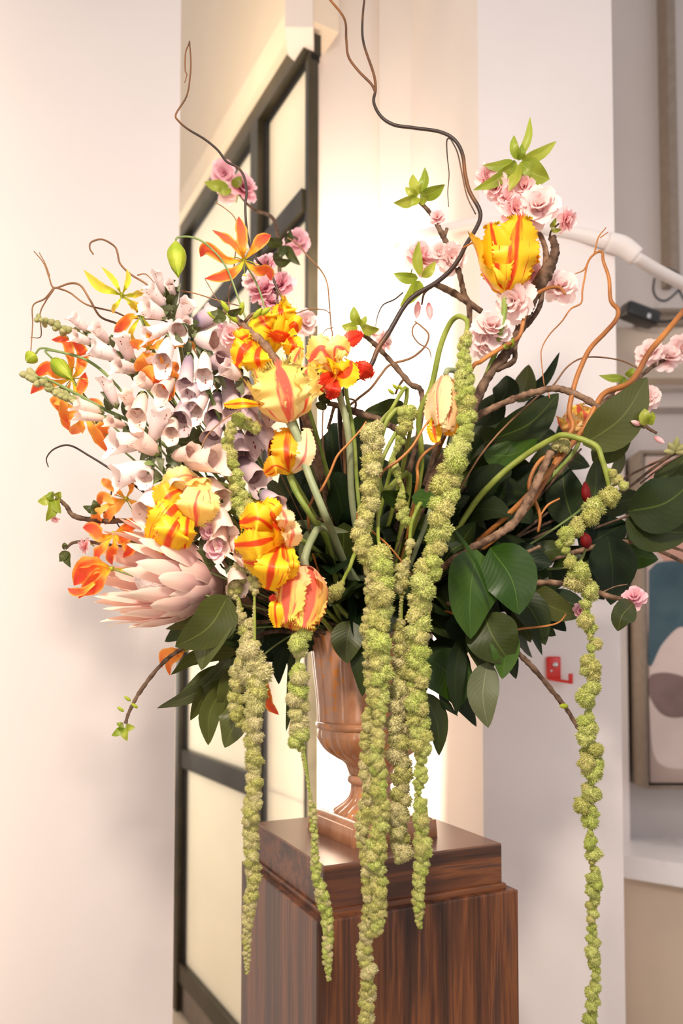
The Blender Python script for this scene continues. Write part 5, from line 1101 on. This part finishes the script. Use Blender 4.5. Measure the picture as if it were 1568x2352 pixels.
t3b = tulip('ragged scarlet tulip, its torn petals pointing right in front of the glowing wall', (800, 850, 1.45), (845, 858, 1.45), 14, 0.5, ['tulip_red'], [(795, 900), (812, 1000), (830, 1200, 1.5)], 6, fr=0.06, mk=8, stemr=5, npet=3)
loose_petals(t3b, [(802, 845, 828, 850, 856, 862, 40, 'tulip_red'), (785, 812, 800, 785, 832, 766, 34, 'tulip_red')], 1.45, 4)
t4 = tulip('bright yellow tulip facing left behind the lichened twig', (668, 770, 1.38), (620, 740, 1.36), 50, 0.5, ['tulip_yellow'], [(680, 850), (740, 1050, 1.5)], 12, fr=0.06, mk=11, stemr=7)
loose_petals(t4, [(640, 770, 610, 745, 592, 718, 70, 'tulip_yellow'), (650, 760, 645, 720, 640, 702, 70, 'tulip_yellow'), (660, 770, 672, 790, 665, 815, 50, 'tulip_yellow'), (655, 760, 675, 745, 684, 762, 44, 'tulip_yellow')], 1.36, 5)
t4b = tulip('egg-yellow tulip hanging open below the small pink pompon', (600, 790, 1.36), (560, 812, 1.35), 40, 0.55, ['tulip_yellow'], [(620, 840), (700, 1040, 1.5)], 14, fr=0.06, mk=14, stemr=6)
loose_petals(t4b, [(592, 775, 560, 800, 543, 838, 56, 'tulip_yellow'), (598, 790, 590, 820, 595, 850, 62, 'tulip_yellow'), (580, 770, 560, 775, 538, 792, 44, 'tulip_yellow')], 1.34, 6)
t5 = tulip('orange-yellow tulip leaning behind the thick grey-green stem', (665, 1092, 1.36), (655, 1000, 1.37), 40, 0.25, ['tulip_orange', 'tulip_orange', 'tulip_yellow'], [(680, 1130), (710, 1180), (760, 1270, 1.45)], 17, fr=0.03, mk=17, stemr=7, wid=1.0)
loose_petals(t5, [(665, 1085, 632, 1068, 608, 1086, 44, 'tulip_orange'), (672, 1085, 700, 1050, 706, 985, 42, 'tulip_cream'), (662, 1085, 655, 1040, 660, 985, 66, 'tulip_orange')], 1.345, 7)
t6 = tulip('cream tulip with one broad pink stripe, on the left among foxglove bells', (498, 1110, 1.33), (425, 1150, 1.32), 34, 0.4, ['tulip_pale'], [(540, 1125), (620, 1170, 1.4), (720, 1290, 1.5)], 19, fr=0.04, mk=20, stemr=6)
loose_petals(t6, [(470, 1108, 448, 1150, 450, 1205, 82, 'tulip_pale', -.05), (455, 1098, 415, 1095, 372, 1130, 50, 'tulip_pale', -.03), (476, 1112, 482, 1150, 474, 1198, 44, 'tulip_pale', -.04)], 1.33, 8)
t6b = tulip('frilled yellow tulip with orange flames, lowest of the left hand tulips', (440, 1170, 1.34), (385, 1220, 1.32), 40, 0.45, ['tulip_yellow'], [(520, 1170), (640, 1250, 1.45)], 22, fr=0.07, mk=23, stemr=6)
loose_petals(t6b, [(430, 1120, 385, 1140, 350, 1200, 66, 'tulip_orange', -.03), (420, 1150, 385, 1180, 345, 1250, 66, 'tulip_yellow', -.05), (425, 1170, 400, 1215, 378, 1272, 72, 'tulip_yellow', -.06), (435, 1175, 428, 1215, 425, 1258, 50, 'tulip_yellow', -.05), (400, 1120, 370, 1130, 345, 1160, 40, 'tulip_orange', -.02)], 1.32, 9)
t7 = tulip('wildly ruffled yellow and scarlet tulip in the lower middle', (650, 1235, 1.34), (590, 1225, 1.30), 44, 0.6, ['tulip_yellow'], [(690, 1240), (760, 1300, 1.5)], 25, fr=0.08, mk=26, stemr=6)
loose_petals(t7, [(640, 1230, 595, 1190, 552, 1200, 70, 'tulip_yellow', -.05), (640, 1225, 620, 1180, 590, 1165, 66, 'tulip_yellow', -.04), (640, 1235, 590, 1250, 540, 1252, 64, 'tulip_yellow', -.07), (645, 1240, 600, 1290, 560, 1290, 66, 'tulip_yellow', -.05),
  (645, 1245, 625, 1300, 615, 1352, 76, 'tulip_yellow', -.07), (648, 1240, 655, 1290, 640, 1335, 64, 'tulip_yellow', -.05), (645, 1225, 655, 1195, 650, 1172, 40, 'tulip_cream', -.06), (645, 1200, 668, 1220, 664, 1255, 46, 'tulip_cream', -.05)], 1.32, 10)
t8 = tulip('pink-red tulip with yellow edges hanging head down over the urn', (700, 1300, 1.34), (685, 1440, 1.30), 60, 0.10, ['tulip_pink'], [(700, 1280), (715, 1240, 1.36), (740, 1215, 1.40), (790, 1290, 1.5)], 28, fr=0.05, mk=29, stemr=9, stemmat='stem_pale', wid=1.05)
loose_petals(t8, [(640, 1375, 632, 1395, 636, 1440, 34, 'tulip_yellow', -.02), (628, 1365, 626, 1372, 622, 1380, 16, 'tulip_red', 0)], 1.30, 11)
t9 = tulip('pale drooping tulip with a single pink stripe, right of the central tassels', (1022, 862, 1.36), (1018, 985, 1.34), 36, 0.02, ['tulip_cream'], [(1030, 850), (1050, 870, 1.40), (1040, 1000, 1.46), (960, 1250, 1.5)], 31, fr=0.05, mk=32, stemr=6, stemmat='stem_pale', wid=1.1, ruf=0.035)
loose_petals(t9, [(1000, 955, 995, 980, 1002, 1015, 34, 'tulip_yellow', .01), (1030, 960, 1035, 975, 1030, 1000, 36, 'tulip_orange', .02), (1060, 940, 1068, 960, 1070, 1000, 26, 'tulip_cream', -.01)], 1.345, 12)
t10 = tulip('small coral and white tulip tucked behind the orange willow at the right', (1335, 1000, 1.60), (1315, 945, 1.58), 36, 0.25, ['tulip_pink', 'tulip_cream'], [(1300, 1060), (1150, 1200, 1.62)], 34, fr=0.04, mk=35, stemr=5)
for (x, y, w_, h_, lab) in ((1345, 1132, 12, 24, 'dark red tulip bud between the right hand leaves, the upper of two'), (1345, 1242, 15, 17, 'dark red tulip bud near the airy right tassel, the lower of two')):
    rb_ = thing('tulip_bud', lab, 'tulip', P(x, y, 1.54))
    part('bud_body', tube(pix([(x-w_*.2, y-h_, 1.53), (x, y, 1.52), (x+w_*.2, y+h_, 1.53)]), [PX(3, 1.5), PX(w_*.85, 1.5), PX(w_*.9, 1.5), PX(4, 1.5)], 12, 14), M['berry'], rb_)
    part('stem', tube([P(x+w_*.2, y+h_*.9, 1.54), P(x-40, y+60, 1.58), P(1100, 1330, 1.64), mouth(int(y) % 36)], PX(3, 1.5), 6, 24), M['stem_fine'], rb_)

# ================================================================== FLAME LILIES
flame_lily('open orange flame lily with swept back petals before the upper black frame', (560, 598), [
 ([(548, 575), (520, 550), (487, 528)], 26), ([(556, 570), (553, 530), (548, 497)], 28), ([(585, 570), (600, 552), (622, 540)], 28), ([(520, 598), (475, 570), (460, 590)], 26), ([(545, 620), (515, 635), (470, 640)], 26), ([(585, 618), (615, 622), (622, 645)], 28)], [(600, 680), (640, 850), (740, 1150, 1.55)], 1.42, mk=1)
flame_lily('yellow-green flame lily star at the upper left, level with the willow crook', (280, 678), [
 ([(255, 668), (225, 655), (192, 620)], 22, 'flame_green'), ([(270, 660), (258, 640), (233, 612)], 14, 'flame_green'), ([(288, 660), (294, 640), (292, 618)], 14, 'flame_green'), ([(300, 678), (320, 672), (340, 664)], 16, 'flame_green'), ([(272, 695), (262, 708), (258, 720)], 12, 'flame_green'), ([(295, 690), (310, 705), (325, 722)], 16, 'flame_green')], [(320, 725), (400, 900), (640, 1200, 1.55)], 1.40, mk=4, stamens=False)
flame_lily('second yellow-green lily below the first, one orange petal hanging left', (325, 726), [
 ([(300, 728), (280, 748), (262, 763)], 24, 'flame'), ([(318, 710), (312, 700), (300, 690)], 12, 'flame_green'), ([(345, 715), (352, 705), (366, 698)], 12, 'flame_green'), ([(338, 745), (350, 760), (356, 772)], 12, 'flame_green'), ([(310, 745), (300, 770), (318, 790)], 12, 'flame_green')], [(380, 850), (600, 1150, 1.55)], 1.41, mk=6, stamens=False)
flame_lily('coral flame lily at the far left with petals arched over like ribbons', (165, 870), [
 ([(162, 830), (150, 785), (118, 780)], 24), ([(182, 850), (190, 810), (160, 775)], 26), ([(130, 860), (108, 845), (75, 870)], 28), ([(125, 880), (95, 880), (70, 905)], 26), ([(178, 900), (190, 880), (196, 855)], 22), ([(150, 910), (145, 950), (158, 975)], 20, 'flame_orange')], [(240, 960), (450, 1150), (700, 1350, 1.55)], 1.43, mk=9)
flame_lily('orange lily facing out of the foxgloves above the speckled bell', (340, 800), [
 ([(325, 790), (310, 792), (305, 800)], 26, 'flame_orange'), ([(345, 780), (355, 765), (368, 772)], 30, 'flame_orange'), ([(360, 795), (385, 790), (405, 800)], 24, 'flame_orange'), ([(335, 820), (325, 840), (320, 860)], 34, 'flame_orange'), ([(430, 790), (440, 795), (448, 800)], 20, 'flame_orange')], [(380, 900), (620, 1200, 1.55)], 1.385, mk=12, stamens=False)
flame_lily('orange lily with twisted petals in the middle of the foxglove cluster', (375, 855), [
 ([(350, 850), (335, 870), (342, 892)], 34, 'flame_orange'), ([(362, 865), (360, 880), (352, 890)], 30, 'flame'), ([(385, 880), (385, 900), (375, 920)], 36, 'flame'), ([(395, 860), (402, 870), (392, 900)], 28, 'flame_orange'), ([(370, 835), (352, 825), (345, 835)], 26, 'flame_orange'), ([(385, 850), (400, 845), (408, 855)], 26, 'flame_orange')], [(420, 950), (640, 1230, 1.55)], 1.37, mk=15, stamens=False)
flame_lily('pale orange lily with long petals hanging below the olive budded foxglove', (190, 945), [
 ([(165, 950), (150, 965), (160, 990)], 22, 'flame_orange'), ([(185, 975), (175, 985), (165, 998)], 30, 'flame_orange'), ([(210, 980), (230, 1010), (248, 1040)], 26, 'flame_orange'), ([(225, 965), (235, 985), (240, 1010)], 30, 'flame_orange'), ([(140, 925), (128, 920), (140, 950)], 24, 'flame_orange'), ([(215, 940), (225, 930), (205, 915)], 22, 'flame_orange')], [(300, 1050), (520, 1220), (700, 1370, 1.55)], 1.45, mk=18, stamens=False)
flame_lily('light orange lily with a green eye below the white speckled bells', (290, 1146), [
 ([(262, 1150), (235, 1140), (226, 1165)], 22, 'flame_orange'), ([(270, 1128), (245, 1110), (235, 1098)], 20, 'flame_orange'), ([(275, 1160), (250, 1185), (240, 1205)], 24, 'flame_orange'), ([(310, 1160), (325, 1190), (318, 1215)], 24, 'flame_orange'), ([(300, 1125), (298, 1110), (290, 1100)], 16, 'flame_orange'), ([(232, 1170), (222, 1190), (225, 1212)], 26, 'flame_orange')], [(360, 1190), (520, 1280), (720, 1400, 1.55)], 1.37, mk=21)
flame_lily('coral red lily with curled petals left of the protea', (262, 1225), [
 ([(235, 1235), (215, 1215), (190, 1212)], 32), ([(285, 1215), (300, 1205), (325, 1198)], 34), ([(275, 1240), (290, 1228), (298, 1210)], 28), ([(240, 1255), (225, 1275), (222, 1290)], 28), ([(262, 1255), (252, 1275), (258, 1298)], 26), ([(285, 1250), (300, 1262), (278, 1282)], 24)], [(340, 1260), (520, 1330), (720, 1420, 1.55)], 1.36, mk=24, stamens=False)
flame_lily('pink and yellow lily bloom opening leftwards below the coral one', (256, 1306), [
 ([(225, 1300), (195, 1310), (170, 1345)], 48), ([(232, 1315), (212, 1335), (180, 1375)], 34), ([(225, 1292), (190, 1295), (172, 1310)], 30), ([(238, 1325), (222, 1350), (195, 1368)], 24), ([(200, 1352), (175, 1360), (155, 1352)], 20), ([(280, 1308), (295, 1306)], 8, 'flame_green')], [(330, 1330), (520, 1380), (720, 1430, 1.55)], 1.355, mk=27, stamens=False)
flame_lily('orange lily petals curling behind the drooping twig at the lower left', (425, 1492), [
 ([(400, 1495), (375, 1505), (372, 1535)], 22, 'flame_orange'), ([(410, 1510), (388, 1525), (390, 1552)], 16, 'flame_orange'), ([(415, 1500), (400, 1510), (385, 1530)], 20, 'flame_orange')], [(520, 1450), (720, 1440, 1.55)], 1.44, mk=30, stamens=False)
flame_lily('red flame lily hanging down below the left tassels', (600, 1555), [
 ([(606, 1580), (602, 1610), (590, 1640)], 26), ([(612, 1585), (620, 1620), (640, 1642)], 22), ([(610, 1570), (612, 1590), (612, 1615)], 22)], [(610, 1500), (720, 1440, 1.55)], 1.40, mk=33, stamens=False)
for (x, y, s_, tip, st, lab, mk) in ((403, 552, 1.0, (409, 630), [(410, 545), (440, 545), (475, 562), (520, 615), (560, 720), (650, 950)], 'nodding lime green lily bud on an arched stem at the upper left', 3),
                                  (118, 822, 1.0, (160, 868), [(105, 805), (150, 812), (210, 835), (280, 900), (450, 1100)], 'lime green lily bud lying over the coral lily at the far left', 10),
                                  (82, 812, .7, (62, 830), [(95, 800), (130, 806), (210, 832), (290, 910), (450, 1120)], 'small lime lily bud at the leftmost edge of the bouquet', 16)):
    z_ = 1.39; rb_ = thing('lily_bud', lab, 'lily bud', P(x, y, z_))
    a = P(x, y, z_); e = P(tip[0], tip[1], z_-0.01); d = e-a
    for k in range(6):
        an = k*pi/3; o1 = d.normalized().orthogonal(); o2 = d.normalized().cross(o1); rad = o1*cos(an)+o2*sin(an); q = PX(15*s_, z_)
        part('tepal', ribbon([a, a+d*.35+rad*q, a+d*.75+rad*q*.8, e+rad*q*.15+d*(.05*(k % 3))], q*1.5, pr_lance, n=rad, cup=-.2, nu=4, nv=10, seed=k), M['budgreen'], rb_)
    part('stem', tube([a]+pix(st, z_)+[mouth(mk)], PX(2.4, z_), 7, 50), M['stem_fine'], rb_)

# ================================================================== FOXGLOVES
foxglove('topmost left foxglove spire, pale bells behind a tip of small green buds', [(88, 732), (150, 757), (210, 795), (280, 848), (340, 895), (460, 1050, 1.5), (700, 1320, 1.6)], 1.41,
 [(205, 762, 163, 724, 30, 0), (212, 788, 165, 770, 30, 0), (252, 788, 214, 748, 32, 0), (278, 822, 205, 796, 46, 0), (302, 832, 278, 770, 42, 0), (318, 850, 262, 838, 38, 0), (345, 880, 350, 815, 40, 0)],
 [(90+i*10, 733+i*4.6, 7+i*.35) for i in range(11)], [(200, 770, 188, 752, 12), (260, 800, 262, 775, 14), (310, 880, 312, 845, 18), (240, 800, 250, 825, 16)], mk=2)
foxglove('lower left foxglove spire with a long tip of olive buds', [(66, 864), (110, 872), (170, 902), (240, 940), (300, 968), (350, 1000), (500, 1130, 1.5), (700, 1340, 1.6)], 1.36,
 [(236, 948, 170, 925, 34, 1), (245, 962, 172, 952, 28, 1), (290, 980, 246, 966, 28, 1), (268, 935, 240, 868, 34, 0), (312, 952, 286, 900, 36, 1), (330, 975, 308, 930, 40, 1)],
 [(66+i*9.5, 862+i*5.4, 9.5) for i in range(17)], [(250, 945, 262, 910, 26), (290, 960, 298, 920, 24), (240, 965, 220, 975, 18), (300, 990, 288, 1010, 20), (280, 985, 262, 955, 16)], mk=5)
foxglove('uppermost foxglove spire with three white bells and a curled green leaf', [(385, 655), (393, 700), (402, 740), (418, 820), (440, 950), (560, 1150, 1.5), (740, 1350, 1.6)], 1.39,
 [(377, 678, 358, 622, 26, 0), (382, 706, 338, 658, 34, 0), (402, 680, 386, 648, 24, 0), (380, 728, 326, 702, 44, 0), (408, 742, 434, 692, 40, 0), (415, 738, 409, 764, 44, 0, -0.045), (420, 760, 432, 735, 24, 0), (410, 745, 330, 770, 36, 0), (440, 752, 492, 722, 56, 2, .02)],
 [], [(396, 732, 416, 650, 13), (385, 715, 375, 735, 24), (390, 690, 375, 682, 14), (400, 700, 408, 680, 14), (398, 735, 392, 700, 20), (420, 760, 440, 745, 20), (386, 735, 398, 712, 26)], mk=8)
foxglove('central foxglove spire with wide white and mauve bells facing the viewer', [(440, 745), (450, 790), (470, 860), (500, 950), (600, 1150, 1.5), (760, 1350, 1.6)], 1.37,
 [(448, 778, 505, 786, 58, 0, -.03), (392, 775, 370, 838, 48, 0), (435, 815, 424, 892, 42, 2), (472, 808, 468, 868, 42, 0, -.045), (472, 902, 440, 948, 50, 0), (432, 915, 412, 972, 54, 2, -.04), (555, 868, 512, 842, 44, 0), (400, 870, 365, 905, 44, 1), (480, 840, 520, 820, 50, 2), (465, 880, 430, 915, 44, 2), (350, 890, 318, 870, 36, 1)],
 [], [(460, 800, 440, 760, 18), (485, 860, 520, 895, 24), (490, 870, 530, 870, 20), (430, 820, 438, 780, 20), (450, 790, 470, 830, 18), (540, 880, 560, 910, 26)], mk=11)
foxglove('peach foxglove with large speckled white bells around a green eye of young leaves', [(366, 985), (368, 1030), (375, 1080), (420, 1150), (560, 1260, 1.45), (740, 1400, 1.6)], 1.34,
 [(348, 1018, 372, 940, 48, 0), (365, 1042, 305, 1000, 56, 1), (340, 1015, 250, 1018, 58, 0), (348, 1068, 260, 1098, 62, 0), (372, 1110, 328, 1185, 66, 0), (425, 1062, 508, 1055, 66, 1), (395, 1050, 450, 1038, 46, 1), (388, 1078, 412, 1128, 46, 1), (330, 905, 312, 962, 46, 1), (345, 1080, 330, 1100, 40, 0), (400, 960, 392, 1000, 36, 1)],
 [], [(360, 1040, 320, 1062, 22), (365, 1045, 345, 1075, 22), (380, 1050, 420, 1085, 26), (370, 1050, 372, 1085, 20), (350, 1035, 318, 1040, 20), (385, 1045, 425, 1040, 30), (375, 1095, 335, 1130, 18), (390, 1040, 400, 1010, 18)], mk=13)
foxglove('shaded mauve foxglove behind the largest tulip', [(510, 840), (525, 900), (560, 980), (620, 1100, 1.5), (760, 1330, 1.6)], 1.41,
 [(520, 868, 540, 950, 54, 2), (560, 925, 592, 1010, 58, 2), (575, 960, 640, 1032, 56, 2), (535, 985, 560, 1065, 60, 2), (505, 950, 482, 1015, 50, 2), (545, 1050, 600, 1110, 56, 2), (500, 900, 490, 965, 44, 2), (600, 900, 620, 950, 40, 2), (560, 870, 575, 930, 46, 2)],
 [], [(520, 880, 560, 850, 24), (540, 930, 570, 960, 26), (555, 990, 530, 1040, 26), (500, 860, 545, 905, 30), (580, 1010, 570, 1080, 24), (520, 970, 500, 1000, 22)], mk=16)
foxglove('pink foxglove bells low down between the left and middle tulips', [(470, 1080), (490, 1130), (540, 1200), (640, 1320, 1.5)], 1.36,
 [(490, 1150, 520, 1235, 60, 1), (478, 1100, 512, 1150, 54, 1), (505, 1190, 500, 1260, 50, 1), (530, 1230, 560, 1270, 46, 1), (540, 1300, 548, 1350, 58, 1, -.02), (470, 1140, 480, 1190, 40, 1), (600, 1130, 640, 1165, 50, 2)],
 [], [(500, 1130, 520, 1100, 18), (510, 1180, 545, 1160, 20), (530, 1290, 520, 1320, 18)], mk=19)

# ================================================================== PROTEA
pr = thing('protea', 'huge pale pink protea head facing left, below the left hand tulips', 'protea', P(500, 1345, 1.42))
pa = P(505, 1348, 1.42); pe = P(310, 1318, 1.32); ax = (pe-pa); L = ax.length; ax.normalize()
o1 = ax.orthogonal().normalized(); o2 = ax.cross(o1); W = PX(112, 1.36)
r = random.Random(5)
for ring, (n_, s0, s1, r0, r1, wd, tipo) in enumerate([(9, .00, .50, .30, .60, .46, .72), (11, .06, .78, .38, .82, .44, 1.0), (11, .14, 1.02, .46, .94, .42, 1.14), (12, .22, 1.22, .48, .90, .38, 1.06), (10, .30, 1.28, .44, .72, .34, .84)]):
    for k in range(n_):
        a = 2*pi*(k+.5*(ring % 2))/n_+r.uniform(-.06, .06); rad = o1*cos(a)+o2*sin(a); e = r.uniform(-.05, .05)
        pts = [pa+ax*(L*s0)+rad*(W*r0*.75), pa+ax*(L*(s0*.5+s1*.5))+rad*(W*r1*1.0), pa+ax*(L*(s1*.85+s0*.15))+rad*(W*(r1*.5+tipo*.5)*1.03), pa+ax*(L*(s1+e))+rad*(W*(tipo+e))]
        part('bract', ribbon(pts, W*wd*0.95, pr_bract, n=rad, cup=-.22, fold=-.06, nu=6, nv=12, seed=ring*20+k), M['bract'], pr)
core = []
nu_, nv_ = 28, 12; V = []; Fc = []
for i in range(nv_+1):
    th = pi/2*i/nv_
    for j in range(nu_):
        a = 2*pi*j/nu_; q = o1*cos(a)+o2*sin(a); V.append(tuple(pa+ax*(L*.45+L*.55*cos(th))+q*(W*.60*sin(th))))
for i in range(nv_):
    for j in range(nu_): Fc.append((i*nu_+j, (i+1)*nu_+j, (i+1)*nu_+(j+1) % nu_, i*nu_+(j+1) % nu_))
part('flower_head', (np.array(V), Fc, None), M['proteacore'], pr)
part('stem', tube([pa+ax*L*.1, pa, P(600, 1400, 1.5), mouth(22)], [W*.34, W*.26, PX(9, 1.5), PX(9, 1.6)], 12, 24), M['bark_tan'], pr)

# pink pompons near the protea
pp = branch('cherry_branch', 'dark twig with magenta pompon blossoms beside the limp leaves', 'cherry branch', [(505, 1180), (488, 1205), (497, 1240), (520, 1300), (620, 1380, 1.5)], 1.34, [2.5, 3, 3], 'bark', [([(540, 1135), (520, 1160), (505, 1182)], [3, 4])], to_mouth=46, knob=0.3, n=30, group=CG)
blossom(pp, 482, 1221, 22, 1.32, 'cherry_mauve', seed=101); blossom(pp, 494, 1260, 24, 1.32, 'cherry_mauve', seed=102); blossom(pp, 512, 1200, 14, 1.33, 'cherry', seed=103)
